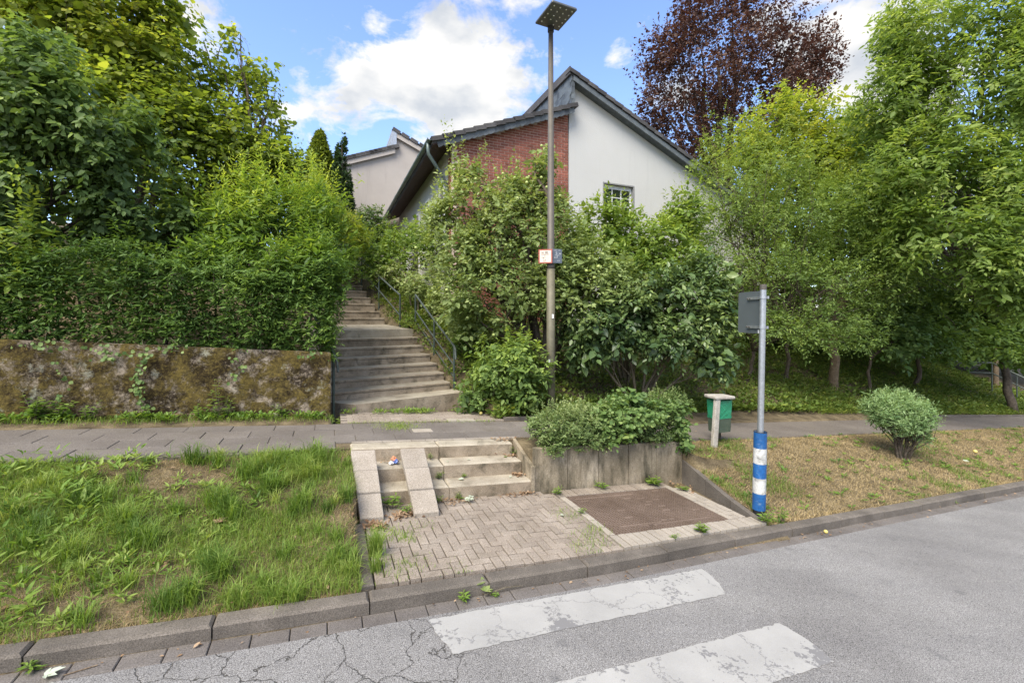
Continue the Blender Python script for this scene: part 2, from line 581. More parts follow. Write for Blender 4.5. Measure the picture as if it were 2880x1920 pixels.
# right end of each riser face (x, y) and height of its tread
LOW = [(-1.005, 9.349, .765), (-1.347, 9.724, .925), (-1.53, 10.08, 1.09), (-1.74, 10.43, 1.262), (-1.965, 10.78, 1.445), (-2.19, 11.13, 1.63), (-2.40, 11.49, 1.82), (-2.61, 11.86, 2.015)]
UPP = [(-3.69, 13.0, 2.31), (-3.93, 13.33, 2.51), (-4.18, 13.67, 2.735), (-4.42, 14.02, 2.945), (-4.66, 14.37, 3.165), (-4.92, 14.74, 3.37)]
S_O = np.array(LOW[1][:2])
s_t = np.array([-1.4, -.25] + [(np.array(p[:2]) - S_O) @ sdv for p in LOW[1:]] + [(np.array(p[:2]) - S_O) @ sdv for p in UPP] + [9.0])
s_z = np.array([.60, .66] + [p[2] for p in LOW[1:]] + [p[2] for p in UPP] + [3.5])


def E0(u, v):
    """height above the street plane, numpy arrays"""
    verge_l = np.interp(v, [3.55, 3.86, 4.6, 5.4, 6.02, 6.2], [-.1, .09, .24, .46, .61, .60])
    vv = v - .034 * np.clip(u - 2.5, 0, 30) * np.clip((6.1 - v) / 2.4, 0, 1)
    verge_r = np.interp(vv, [3.55, 3.95, 5.0, 5.7, 6.1, 6.3], [-.1, .09, .31, .47, .545, .53])
    pave = np.interp(v, [3.55, 3.86, 5.58, 5.64, 6.25, 6.4], [-.1, .06, .07, .07, .07, .58])
    plant = np.interp(v, [3.55, 3.86, 5.62, 5.66, 6.2], [-.1, .06, .07, .66, .66])
    e = np.where(u < np.where(v < 5.06, .25, .29), verge_l, np.where(u < 2.62, pave, np.where(u < 5.22, plant, verge_r)))
    e = np.where((u >= 5.22) & (u < 6.2) & (v > 5.4) & (v < 6.4), np.maximum(e, np.interp(u, [5.22, 5.7], [.58, .45])), e)
    back_l = np.interp(v, [7.4, 7.6, 8.2, 8.36, 8.40, 8.6, 8.8, 10.2, 12.5, 18, 30, 80], [.60, .64, .67, .67, 1.64, 1.60, 1.25, 1.30, 2.8, 4.2, 6.3, 9.0])
    vb = v - .45 * np.exp(-((u - 8.0) / 3.0) ** 2) + .02 * np.clip(u - 10, 0, 30)
    back_r = np.interp(vb, [7.4, 7.75, 9.5, 12, 15.5, 18, 30, 80], [.60, .66, 1.30, 2.25, 3.5, 4.1, 5.5, 8.5])
    back_far = np.interp(vb, [7.4, 7.75, 9.5, 12, 15.5, 18, 30, 80], [.5, .56, 1.2, 2.0, 2.6, 2.9, 3.2, 4.0])
    w = np.clip((u - 12) / 8, 0, 1)
    back_r = back_r * (1 - w) + back_far * w
    back = np.where(u < .06, back_l, back_r)
    back = np.where((u > .06) & (u < 2.95) & (v < 8.7), np.minimum(back, .575), back)
    return np.where(v > 6.4, np.where(v > 7.4, back, np.where(u > 5, .52, .60)), e)


def ground_z(u, v):
    u = np.asarray(u, float); v = np.asarray(v, float)
    z = E0(u, v) - SLOPE * np.clip(u, -40, 60)
    x = u * cP - v * sP; y = u * sP + v * cP
    t = (x - S_O[0]) * sdv[0] + (y - S_O[1]) * sdv[1]
    w = (x - S_O[0]) * sn[0] + (y - S_O[1]) * sn[1] + .12 * np.clip(t / 7, 0, 1)
    sz = np.interp(t, s_t, s_z) - .30
    inside = (t > -.9) & (t < 8.6) & (w > -2.75)
    z = np.where(inside & (w < .12) & (v > 7.5), np.minimum(z, sz), z)
    ramp = sz + .22 + (w - .12) * .9
    z = np.where(inside & (w >= .12) & (w < 1.6) & (v > 7.5), np.clip(z, None, np.maximum(ramp, sz)), z)
    return z


def gz_xy(x, y):
    u, v = UV(x, y)
    return float(ground_z(u, v))


def axis(segs):
    out = []
    for a, b, st in segs:
        out += list(np.arange(a, b - 1e-6, st))
    return np.array(sorted(out + [segs[-1][1]]))


us = np.unique(np.concatenate([axis([(-70, -10, 6), (-10, -6, .8), (-6, 9, .2), (9, 24, .5), (24, 120, 6)]), [.245, .254, .286, .294, 2.615, 2.625, 5.215, 5.225, .055, .065]]))
vs = np.unique(np.concatenate([axis([(-60, -10, 8), (-10, 3, 1.0), (3, 12, .16), (12, 20, .4), (20, 40, 2), (40, 220, 20)]), [5.055, 5.065, 5.575, 5.585, 5.655, 5.665, 8.355, 8.405, 7.39, 7.41, 6.39, 6.41]]))
UU, VV = np.meshgrid(us, vs, indexing='ij')
ZZ = ground_z(UU, VV) + np.where(VV > 8.6, .05 * np.sin(UU * 2.1 + VV) * np.sin(VV * 1.7), 0)
ZZ = np.where(VV < 3.5, -SLOPE * np.clip(UU, -40, 60) - .12, ZZ)
XY = np.stack([UU * cP - VV * sP, UU * sP + VV * cP, ZZ], -1).reshape(-1, 3)
nu, nv = len(us), len(vs)
ii, jj = np.meshgrid(np.arange(nu - 1), np.arange(nv - 1), indexing='ij')
q0 = (ii * nv + jj).ravel()
GQ = np.stack([q0, q0 + nv, q0 + nv + 1, q0 + 1], -1)
o = np_mesh('ground', XY, GQ, M['soil'])
tag(o, kind='structure', label='sloping earth under verge, bank and gardens')

# ------------------------------------------------------------------ road
def road_material():
    m, t, b, out = newmat('road_asphalt')
    p = geo_pos(t)
    n1 = noise_node(t, .9, 7, .6, p)
    base = ramp_node(t, ((.32, (.168, .161, .156)), (.68, (.226, .218, .211)))); t.links.new(n1.outputs[0], base.inputs[0])
    n2 = noise_node(t, 150, 2, .6, p)
    sp = ramp_node(t, ((.36, (.0, .0, .0)), (.64, (1, 1, 1)))); t.links.new(n2.outputs[0], sp.inputs[0])
    c = mixrgb(t, .75, base.outputs[0], sp.outputs[0], 'SOFT_LIGHT')
    n3 = noise_node(t, 3.4, 7, .62, p)                 # oil and tyre stains
    st = ramp_node(t, ((.63, (0, 0, 0)), (.70, (.5, .5, .5)))); t.links.new(n3.outputs[0], st.inputs[0])
    c = mixrgb(t, st.outputs[0], c, (.10, .098, .10))
    su = t.nodes.new('ShaderNodeMapping'); su.inputs['Rotation'].default_value = (0, 0, -PSI); su.inputs['Scale'].default_value = (.35, 2.6, 1)
    t.links.new(p, su.inputs[0])
    nl = noise_node(t, .8, 5, .6, su.outputs[0])
    lane = ramp_node(t, ((.35, (.92, .92, .925)), (.65, (1.05, 1.05, 1.045)))); t.links.new(nl.outputs[0], lane.inputs[0])
    c = mixrgb(t, 1.0, c, lane.outputs[0], 'MULTIPLY')
    # cracked patch beside the zebra crossing
    nd = noise_node(t, 3.0, 5, .6, p)
    wv = t.nodes.new('ShaderNodeVectorMath'); wv.operation = 'MULTIPLY_ADD'
    t.links.new(nd.outputs[1], wv.inputs[0]); wv.inputs[1].default_value = (.35, .35, .35); t.links.new(p, wv.inputs[2])
    vo = t.nodes.new('ShaderNodeTexVoronoi'); vo.feature = 'DISTANCE_TO_EDGE'; vo.inputs['Scale'].default_value = 2.3
    t.links.new(wv.outputs[0], vo.inputs['Vector'])
    cr = ramp_node(t, ((.003, (1, 1, 1)), (.012, (0, 0, 0)))); t.links.new(vo.outputs['Distance'], cr.inputs[0])
    sx = t.nodes.new('ShaderNodeSeparateXYZ'); t.links.new(p, sx.inputs[0])
    # u across the patch: only left of the crossing
    uu = math_node(t, 'ADD', math_node(t, 'MULTIPLY', sx.outputs[0], cP), math_node(t, 'MULTIPLY', sx.outputs[1], sP))
    mr = t.nodes.new('ShaderNodeMapRange'); mr.inputs['From Min'].default_value = 1.15; mr.inputs['From Max'].default_value = .75
    t.links.new(uu, mr.inputs[0])
    k = math_node(t, 'MULTIPLY', cr.outputs[0], mr.outputs[0])
    vo2 = t.nodes.new('ShaderNodeTexVoronoi'); vo2.feature = 'DISTANCE_TO_EDGE'; vo2.inputs['Scale'].default_value = 7
    t.links.new(wv.outputs[0], vo2.inputs['Vector'])
    cr2 = ramp_node(t, ((.008, (1, 1, 1)), (.03, (0, 0, 0)))); t.links.new(vo2.outputs['Distance'], cr2.inputs[0])
    ns = noise_node(t, 1.4, 2, .5, p)
    zone = ramp_node(t, ((.55, (0, 0, 0)), (.62, (1, 1, 1)))); t.links.new(ns.outputs[0], zone.inputs[0])
    k2 = math_node(t, 'MULTIPLY', math_node(t, 'MULTIPLY', cr2.outputs[0], zone.outputs[0]), mr.outputs[0])
    k = math_node(t, 'MAXIMUM', k, k2)
    c = mixrgb(t, math_node(t, 'MULTIPLY', k, .85), c, (.04, .036, .03))
    t.links.new(c, b.inputs['Base Color'])
    b.inputs['Roughness'].default_value = .92
    b.inputs['Specular IOR Level'].default_value = .25
    h = math_node(t, 'SUBTRACT', n2.outputs[0], math_node(t, 'MULTIPLY', k, 3.0))
    add_bump(t, b, h, .55, .006)
    return m


def paint_material():
    m, t, b, out = newmat('worn_road_paint')
    p = geo_pos(t)
    n1 = noise_node(t, 1.7, 6, .6, p)
    base = ramp_node(t, ((.3, (.29, .283, .27)), (.7, (.37, .36, .342)))); t.links.new(n1.outputs[0], base.inputs[0])
    nd = noise_node(t, 4.0, 6, .65, p)
    wv = t.nodes.new('ShaderNodeVectorMath'); wv.operation = 'MULTIPLY_ADD'
    t.links.new(nd.outputs[1], wv.inputs[0]); wv.inputs[1].default_value = (.45, .45, .45); t.links.new(p, wv.inputs[2])
    vo = t.nodes.new('ShaderNodeTexVoronoi'); vo.feature = 'DISTANCE_TO_EDGE'; vo.inputs['Scale'].default_value = 1.7
    t.links.new(wv.outputs[0], vo.inputs['Vector'])
    cr = ramp_node(t, ((.002, (1, 1, 1)), (.009, (0, 0, 0)))); t.links.new(vo.outputs['Distance'], cr.inputs[0])
    n3 = noise_node(t, 1.6, 3, .5, p)
    n4 = noise_node(t, 22, 5, .7, p)
    w = math_node(t, 'ADD', math_node(t, 'MULTIPLY', n3.outputs[0], .75), math_node(t, 'MULTIPLY', n4.outputs[0], .55))
    wr = ramp_node(t, ((.715, (0, 0, 0)), (.740, (1, 1, 1)))); t.links.new(w, wr.inputs[0])
    k = math_node(t, 'MAXIMUM', cr.outputs[0], wr.outputs[0])
    n5 = noise_node(t, 150, 2, .6, p)
    c = mixrgb(t, .25, base.outputs[0], n5.outputs[0], 'SOFT_LIGHT')
    c = mixrgb(t, math_node(t, 'MULTIPLY', k, .92), c, (.17, .165, .165))
    t.links.new(c, b.inputs['Base Color'])
    b.inputs['Roughness'].default_value = .75
    b.inputs['Specular IOR Level'].default_value = .3
    add_bump(t, b, math_node(t, 'SUBTRACT', n5.outputs[0], math_node(t, 'MULTIPLY', k, 2.0)), .3, .004)
    return m


M['road'] = road_material()
M['paint'] = paint_material()


def vk(u):                                     # face of the kerb
    return 3.70 + .034 * max(0, u - 2.5) + .022 * max(0, -u - .3)


def GO(u):                                     # outer edge of the gutter
    return vk(u) - .15


road_u = list(np.concatenate([np.arange(-60, -6, 6), np.arange(-6, 16, .5), np.arange(16, 121, 6)]))
mb = MB()
for a, b2 in zip(road_u[:-1], road_u[1:]):
    for lo, hi in ((-9, -1), (-1, None)):
        va, vb = (GO(a), GO(b2)) if hi is None else (hi, hi)
        mb.add([WE(max(-40, min(60, a)), lo, 0) if 0 else W(a, lo, -SLOPE * max(-40, min(60, a))), W(b2, lo, -SLOPE * max(-40, min(60, b2))),
                W(b2, vb, -SLOPE * max(-40, min(60, b2))), W(a, va, -SLOPE * max(-40, min(60, a)))], [(0, 1, 2, 3)])
road = mb.build('road', M['road'])
tag(road, kind='structure', label='pale grey worn asphalt road falling to the right')


def stripe(u0l, u0r, u1l, u1r, v0, v1, seed, lab):
    """corner u: near-left, far-left, near-right, far-right; ragged edge"""
    g = np.random.default_rng(seed)
    pts = []
    def edge(p, q, n, amp):
        for k in range(n):
            f = k / n
            j = amp * g.normal() * (0 if k == 0 else 1)
            dx, dy = q[0] - p[0], q[1] - p[1]
            L = math.hypot(dx, dy)
            bow = 0
            pts.append((p[0] + dx * f - dy / L * (j + bow), p[1] + dy * f + dx / L * (j + bow)))
    A, B, C, D = (u0l, v0), (u1l, v0), (u1r, v1), (u0r, v1)
    edge(A, B, 60, .004)
    n = len(pts)
    for k in range(8):                          # the far end bulges a little
        f = k / 8
        pts.append((B[0] + (C[0] - B[0]) * f + .04 * math.sin(math.pi * f) + g.normal() * .004, B[1] + (C[1] - B[1]) * f))
    edge(C, D, 60, .005); edge(D, A, 8, .006)
    me = bpy.data.meshes.new('zebra_stripe')
    top = [WE(a, b, .004) for a, b in pts]
    me.from_pydata(top, [], [tuple(range(len(top)))])
    me.materials.append(M['paint'])
    o = link(bpy.data.objects.new('zebra_stripe', me), road)
    o['label'] = lab
    return o


stripe(.82, .72, 3.42, 3.55, 3.09, 3.505, 3, 'cracked white stripe of the crossing next to the kerb')
stripe(.9, .95, 3.50, 3.52, 2.18, 2.635, 4, 'white stripe of the crossing farther from the kerb')

# gutter and kerb, stone by stone
gut = empty('gutter', W(0, 3.62, 0), 0, kind='structure', label='row of grey concrete gutter stones along the kerb')
kerb = empty('kerb', W(0, 3.8, 0), 0, kind='structure', label='grey concrete kerb along the road')


def uvpiece(mb, name, mat, parent, top=None):
    """build world-space mesh under a parent that carries only a translation; top = paler colour on the upper faces, standing for their light"""
    o = mb.build(name, mat, None)
    if top is not None:
        o.data.materials.append(top)
        for f in o.data.polygons:
            if f.normal.z > .6: f.material_index = 1
    loc = parent.location
    me = o.data
    n = len(me.vertices)
    a = np.empty(n * 3); me.vertices.foreach_get('co', a)
    a = a.reshape(-1, 3)
    c = a.mean(0)
    me.vertices.foreach_set('co', (a - c).ravel())
    o.parent = parent
    o.location = Vector(c) - loc
    return o


def cpiece(u0, u1, va, vb, e0, e1, c, skew=0):
    """chamfered block in the street frame; va, vb functions of u or numbers"""
    fa = va if callable(va) else (lambda u: va)
    fb = vb if callable(vb) else (lambda u: vb)
    q = [(u0, fa(u0)), (u1, fa(u1)), (u1, fb(u1)), (u0, fb(u0))]
    r = [(u0 + c, fa(u0) + c), (u1 - c, fa(u1) + c), (u1 - c, fb(u1) - c), (u0 + c, fb(u0) - c)]
    V = [WE(a, b, e0) for a, b in q] + [WE(a, b, e1 - c) for a, b in q] + [WE(a, b, e1) for a, b in r]
    Fc = [(3, 2, 1, 0), (8, 9, 10, 11)]
    for i in range(4):
        j = (i + 1) % 4
        Fc += [(i, j, 4 + j, 4 + i), (4 + i, 4 + j, 8 + j, 8 + i)]
    return MB().add(V, Fc)


u = -4.0
while u < 19:
    g_ = .006
    dz = random.uniform(-.004, .003)
    uvpiece(cpiece(u + g_ / 2, u + .25 - g_ / 2, lambda q: GO(q) + random.uniform(-.001, .001), lambda q: vk(q) - .004, -.10, .006 + dz, .006), 'gutter_stone', M['gutter'], gut)
    u += .25
u = -4.75
while u < 24:
    L = 1.0 if not (-.9 < u < .1) else 1.06
    dz = random.uniform(-.006, .006)
    dv = random.uniform(-.006, .006)
    uvpiece(cpiece(u + .005, u + L - .005, lambda q: vk(q) + dv, lambda q: vk(q) + .15 + dv, -.15, .112 + dz, .018), 'kerb_stone', M['kerb'], kerb)
    u += L

# ------------------------------------------------------------------ pavement
pav = empty('pavement', W(0, 7, 0), 0, kind='structure', label='grey footpath of concrete slabs between wall and verge')
row_v = [6.16, 6.51, 6.86, 7.21, 7.56]
for k in range(4):
    u = -8.0 + .27 * (k % 2)
    while u < 5.0:
        if k == 0 and -.0 < u + .25 < 2.75:
            v0 = 6.50
        else:
            v0 = row_v[k]
        if not (k == 0 and .3 < u + .27 < 2.6):
            dz = random.uniform(-.005, .005)
            o = uvpiece(cpiece(u + .0025, u + .5375, v0 + .002, row_v[k + 1] - .002, .56, .655 + dz, .006), 'paving_slab', M['pavement'], pav)
        else:
            dz = random.uniform(-.004, .004)
            o = uvpiece(cpiece(u + .004, u + .536, 6.44, 6.507, .56, .655 + dz, .004), 'paving_slab', M['pavement'], pav)
        u += .54
mb = MB()
for a in np.arange(5.0, 40, 1.0):
    b2 = a + 1
    bl = lambda q: 7.60 + .45 * math.exp(-((q - 8.0) / 3.0) ** 2) - .02 * max(0, q - 10)
    ee = lambda q: .655 - .09 * min(1, max(0, (q - 5) / 2))
    mb.hexa([WE(a, 6.16, .4), WE(b2, 6.16, .4), WE(b2, bl(b2), .4), WE(a, bl(a), .4), WE(a, 6.16, ee(a)), WE(b2, 6.16, ee(b2)), WE(b2, bl(b2), ee(b2)), WE(a, bl(a), ee(a))])
o = mb.build('asphalt_path', M['asphalt_path'], None)
o.parent = pav; o.location = -pav.location
bed = MB().boxuv(-8.0, 5.0, 6.17, 7.57, .50, .643).build('joint_bed', M['soil'], None)
bed.parent = pav; bed.location = -pav.location
# pale replacement slabs
for (a, b2, va, vb) in ((1.22, 1.52, 6.9, 7.08), (1.95, 2.45, 7.62, 7.80)):
    uvpiece(cpiece(a, b2, va, vb, .56, .668, .005), 'pale_slab', M['border'], pav)
# edging stones along both sides of the footpath
u = -6.0
while u < .0:
    uvpiece(cpiece(u, u + .98, 6.09, 6.155, .45, .655 + random.uniform(-.008, .004), .008), 'edging_stone', M['kerb'], pav)
    u += 1.0
u = 3.0
while u < 24:
    f = lambda q: 7.62 + .45 * math.exp(-((q - 8.0) / 3.0) ** 2) - .02 * max(0, q - 10)
    e1 = .66 - .09 * min(1, max(0, (u - 5) / 2)) + .05
    uvpiece(cpiece(u, u + .98, f, lambda q: f(q) + .07, .3, e1 + random.uniform(-.01, .01), .008), 'edging_stone', M['kerb'], pav)
    u += 1.0

# ------------------------------------------------------------------ paved landing: herringbone pavers, border bricks
land = empty('paved_landing', W(1.5, 4.6, 0), 0, kind='structure', label='small herringbone paved area between kerb and steps')
cw = .098
for iy in range(-2, 19):
    for ix in range(-1, 30):
        k = (ix - iy) % 4
        x0, y0 = .36 + ix * cw, 3.87 + iy * cw
        if k == 0: x1, y1 = x0 + 2 * cw, y0 + cw
        elif k == 3: x1, y1 = x0 + cw, y0 + 2 * cw
        else: continue
        a, b2, c2, d2 = max(x0, .37), min(x1, 2.86), max(y0, vk(x0) + .165), min(y1, 5.60)
        if b2 - a < .03 or d2 - c2 < .03: continue
        if a > 2.62 and d2 > 5.50: continue
        dz = random.uniform(-.004, .004) + .008 * math.sin(a * 2.1) * math.sin(c2 * 1.9)
        uvpiece(cpiece(a + .005, b2 - .005, c2 + .005, d2 - .005, .05, .125 + dz, .005), 'paver', M['paver'], land)
# left edging strip
v = 3.88
while v < 5.05:
    uvpiece(cpiece(.255, .36, v + .004, v + .396, .02, .132 + random.uniform(-.004, .004), .008), 'edging_stone', M['kerb'], land)
    v += .4
brd = []
v = 4.16
while v < 5.28:                               # left of the grating: one row of stretchers
    brd.append((2.868, 2.962, v, min(v + .2, 5.30))); v += .2
u = 2.868
while u < 4.98:                               # front soldier course
    brd.append((u, u + .1, vk(u) + .165, 4.155)); u += .1
for c3 in range(3):                           # right: three rows of stretchers in bond
    v = 4.16 + (.1 if c3 % 2 else 0)
    if c3 % 2: brd.append((4.66 + c3 * .1, 4.76 + c3 * .1, 4.16, 4.26))
    while v < 5.3 - .1 * c3:
        brd.append((4.66 + c3 * .1, 4.76 + c3 * .1, v, v + .2)); v += .2
for a, b2, c2, d2 in brd:
    dz = random.uniform(-.003, .003)
    uvpiece(cpiece(a + .006, b2 - .006, c2 + .006, d2 - .006, .03, .132 + dz, .003), 'border_brick', M['border'], land)
u = 2.868
while u < 4.7:                                # back soldier course, dirtier
    dz = random.uniform(-.003, .003)
    uvpiece(cpiece(u + .006, u + .094, 5.305, 5.525, .03, .132 + dz, .003), 'back_brick', M['paver'], land); u += .1

# grating
def grate():
    u0, u1, v0, v1 = 2.972, 4.650, 4.168, 5.292
    root = empty('floor_grate', WE((u0 + u1) / 2, (v0 + v1) / 2, .1), 0)
    tag(root, 'rusty brown steel grating let into the paving before the planter wall', 'grating')
    m1 = mineral('brown_grime', ((.3, (.06, .04, .03)), (.7, (.13, .09, .07))), 3, 70, .5, bump=.4)
    m2 = mineral('rusty_grating', ((.3, (.115, .082, .062)), (.55, (.165, .122, .096)), (.75, (.195, .142, .115))), 1.6, 90, .4, bump=.3)
    uvpiece(MB().boxuv(u0, u1, v0, v1, .05, .108), 'base_plate', m1, root)
    g = MB()
    nx, ny = 44, 27
    for i in range(nx + 1):
        a = u0 + (u1 - u0) * i / nx
        g.boxuv(a - .0045, a + .0045, v0, v1, .1075, .128)
    for j in range(ny + 1):
        b2 = v0 + (v1 - v0) * j / ny
        g.boxuv(u0, u1, b2 - .0045, b2 + .0045, .107, .1262)
    o = uvpiece(g, 'grid_bars', m2, root); o['kind'] = 'stuff'
    f = MB()
    for k in range(16):
        a = u0 + (u1 - u0) * random.randint(1, nx - 4) / nx
        b2 = v0 + (v1 - v0) * random.randint(1, ny - 2) / ny
        f.boxuv(a + .005, a + 3 * (u1 - u0) / nx - .005, b2 + .005, b2 + (v1 - v0) / ny - .005, .1065, .1268)
    for b2, a0, a1 in ((v0 + .1, .25, .9), (v0 + .14, .1, .45), (v1 - .12, .05, .6)):
        f.boxuv(u0 + (u1 - u0) * a0, u0 + (u1 - u0) * a1, b2, b2 + .03, .106, .1266)
    o = uvpiece(f, 'dirt_fill', m2, root); o['kind'] = 'stuff'


grate()

# ------------------------------------------------------------------ three steps with pram ramps
def lower_steps():
    root = empty('steps', WE(1.45, 5.9, .1), 0)
    tag(root, 'three low concrete steps from the herringbone paving up to the footpath', 'steps')
    prof = [(5.535, .30), (5.82, .485), (6.10, .665)]
    ends = [2.575, 2.545, 2.52]
    for k, (v0, e) in enumerate(prof):
        v1 = prof[k + 1][0] + .03 if k < 2 else 6.36
        for a, b2 in ((.28, 1.42), (1.428, ends[k])):
            if k == 0: a = max(a, .5)
            c = .022
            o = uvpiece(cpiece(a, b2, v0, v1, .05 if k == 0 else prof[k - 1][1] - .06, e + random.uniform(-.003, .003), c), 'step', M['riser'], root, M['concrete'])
    u = .3
    while u < 2.55:
        uvpiece(cpiece(u + .003, u + .197, 6.365, 6.435, .55, .668, .004), 'edging_brick', M['slab'], root)
        u += .2
    # side cheek against the planter wall
    ck = MB().hexa([WE(2.56, 5.52, .05), WE(2.61, 5.52, .05), WE(2.61, 6.2, .05), WE(2.56, 6.2, .05), WE(2.56, 5.52, .48), WE(2.61, 5.52, .48), WE(2.61, 6.2, .70), WE(2.56, 6.2, .70)])
    uvpiece(ck, 'side_cheek', M['planter'], root)
    for (a0, a1, b0, b1, lab) in ((.262, .548, .325, .575, 'pram ramp of three pale slabs beside the grass edge'), (.868, 1.178, .905, 1.19, 'pram ramp of three pale slabs in the middle of the steps')):
        rt = empty('pram_ramp', WE((a0 + a1) / 2, 5.1, .1), 0)
        tag(rt, lab, 'ramp', 'pram ramps on the low steps')
        P0, P1 = (5.09, .15), (5.86, .69)
        for k in range(3):
            f0, f1 = k / 3 + .008, (k + 1) / 3 - .008
            L = lambda a, b, f: a + (b - a) * f
            dv = random.uniform(-.006, .006)
            c8 = []
            for dz in (-.085, 0):
                for (f, s) in ((f0, 0), (f0, 1), (f1, 1), (f1, 0)):
                    uu = L(b0 if s == 0 else b1, a0 if s == 0 else a1, f)
                    c8.append(WE(uu + dv, L(P0[0], P1[0], f) + (-dz * .0), L(P0[1], P1[1], f) + dz + .02 + .008 * (k % 2)))
            o = uvpiece(MB().hexa(c8), 'ramp_slab', M['slab'], rt)
            bv = o.modifiers.new('bevel', 'BEVEL'); bv.width = .008; bv.segments = 2


lower_steps()

# ------------------------------------------------------------------ planter wall
def planter():
    root = empty('planter_wall', WE(3.9, 5.58, 0), 0)
    tag(root, 'low planter wall of five stained upright concrete slabs', 'wall')
    n = 5
    for k in range(n):
        a = 2.618 + k * .518
        dv = random.uniform(-.008, .008)
        o = uvpiece(cpiece(a + .004, a + .512, 5.545 + dv, 5.625 + dv, .02, .725 + random.uniform(-.008, .006), .008), 'concrete_slab', M['planter'], root)
    uvpiece(MB().boxuv(5.15, 5.212, 5.63, 6.15, .1, .70), 'end_slab', M['planter'], root)
    # sloping edge from the planter down to the kerb
    rt = empty('sloping_edging', WE(5.1, 4.8, 0), 0)
    tag(rt, 'dark concrete edging sloping from planter wall down to the kerb', 'edging')
    seg = [(5.545, .45), (5.0, .31), (4.5, .205), (4.02, .135)]
    uu = lambda v: 5.0 + .20 * (v - 4.0) / 1.55
    for (va, ea), (vb, eb) in zip(seg[:-1], seg[1:]):
        P = []
        for e_ in (0, 1):
            for v, e, s in ((va, ea, 0), (vb, eb, 0), (vb, eb, 1), (va, ea, 1)):
                P.append(WE(uu(v) + s * .085, v + (.004 if v == va else -.004) * -1, e if e_ else .02))
        P = [P[0], P[1], P[2], P[3], P[4], P[5], P[6], P[7]]
        mbx = MB().add(P, [(0, 1, 2, 3), (7, 6, 5, 4), (4, 5, 1, 0), (5, 6, 2, 1), (6, 7, 3, 2), (7, 4, 0, 3)])
        uvpiece(mbx, 'edging_stone', M['kerb'], rt)


planter()

# ------------------------------------------------------------------ mossy retaining wall
def moss_material():
    m, t, b, out = newmat('mossy_rough_concrete')
    p = geo_pos(t)
    a = noise_node(t, 6.5, 8, .72, p, .4)
    base = ramp_node(t, ((.3, (.24, .19, .135)), (.6, (.42, .35, .27)), (.75, (.52, .47, .38)))); t.links.new(a.outputs[0], base.inputs[0])
    n2 = noise_node(t, 3.6, 10, .76, p, .3)                # ochre moss
    k2 = ramp_node(t, ((.41, (0, 0, 0)), (.50, (1, 1, 1)))); t.links.new(n2.outputs[0], k2.inputs[0])
    n5 = noise_node(t, 30, 4, .7, p)
    moss = ramp_node(t, ((.35, (.042, .030, .005)), (.65, (.165, .122, .024)))); t.links.new(n5.outputs[0], moss.inputs[0])
    c = mixrgb(t, math_node(t, 'MULTIPLY', k2.outputs[0], .92), base.outputs[0], moss.outputs[0])
    mp = t.nodes.new('ShaderNodeMapping'); mp.inputs['Location'].default_value = (7, 3, 1); t.links.new(p, mp.inputs[0])
    n3 = noise_node(t, 1.9, 10, .78, mp.outputs[0], .4)   # black algae
    k3 = ramp_node(t, ((.45, (0, 0, 0)), (.56, (1, 1, 1)))); t.links.new(n3.outputs[0], k3.inputs[0])
    n6 = noise_node(t, 24, 6, .78, p)
    k6 = ramp_node(t, ((.36, (0, 0, 0)), (.52, (1, 1, 1)))); t.links.new(n6.outputs[0], k6.inputs[0])
    c = mixrgb(t, math_node(t, 'MULTIPLY', math_node(t, 'MULTIPLY', k3.outputs[0], k6.outputs[0]), .92), c, (.022, .015, .010))
    mp2 = t.nodes.new('ShaderNodeMapping'); mp2.inputs['Location'].default_value = (2, 9, 4); t.links.new(p, mp2.inputs[0])
    n4 = noise_node(t, 2.4, 9, .74, mp2.outputs[0])        # pale lichen
    k4 = ramp_node(t, ((.58, (0, 0, 0)), (.68, (1, 1, 1)))); t.links.new(n4.outputs[0], k4.inputs[0])
    c = mixrgb(t, math_node(t, 'MULTIPLY', math_node(t, 'MULTIPLY', k4.outputs[0], k6.outputs[0]), .75), c, (.50, .50, .40))
    t.links.new(c, b.inputs['Base Color'])
    b.inputs['Roughness'].default_value = 1
    b.inputs['Specular IOR Level'].default_value = .1
    n7 = noise_node(t, 45, 5, .7, p)
    add_bump(t, b, math_node(t, 'ADD', n7.outputs[0], math_node(t, 'MULTIPLY', k2.outputs[0], .6)), .9, .02)
    return m


M['moss'] = moss_material()


def moss_wall():
    root = empty('retaining_wall', WE(-3, 8.3, 0), 0)
    tag(root, 'long rough retaining wall covered with ochre moss below the clipped hedge', 'wall')
    nu_, ne = 180, 30
    u_ = np.linspace(-9, .05, nu_); e_ = np.linspace(.45, 1.735, ne)
    U2, E2 = np.meshgrid(u_, e_, indexing='ij')
    P = np.stack([U2, E2, U2 * 0], -1).reshape(-1, 3)
    bmp = .010 * lumps(P * 9, 3, 1) + .008 * lumps(P * 23, 4, 1)
    v_ = 8.14 + bmp.reshape(U2.shape)
    X = U2 * cP - v_ * sP; Y = U2 * sP + v_ * cP
    Vv = np.stack([X, Y, E2 - SLOPE * U2], -1).reshape(-1, 3)
    i2, j2 = np.meshgrid(np.arange(nu_ - 1), np.arange(ne - 1), indexing='ij')
    k = (i2 * ne + j2).ravel()
    o = np_mesh('wall_face', Vv - np.array(root.location), np.stack([k, k + ne, k + ne + 1, k + 1], -1), M['moss'], root, smooth=True)
    uvpiece(cpiece(-9, .05, 8.16, 8.39, .3, 1.735, .02), 'wall_core', M['moss'], root)
    uvpiece(cpiece(-9, .0, 8.08, 8.15, .5, .735, .02), 'wall_footing', M['moss'], root)


moss_wall()

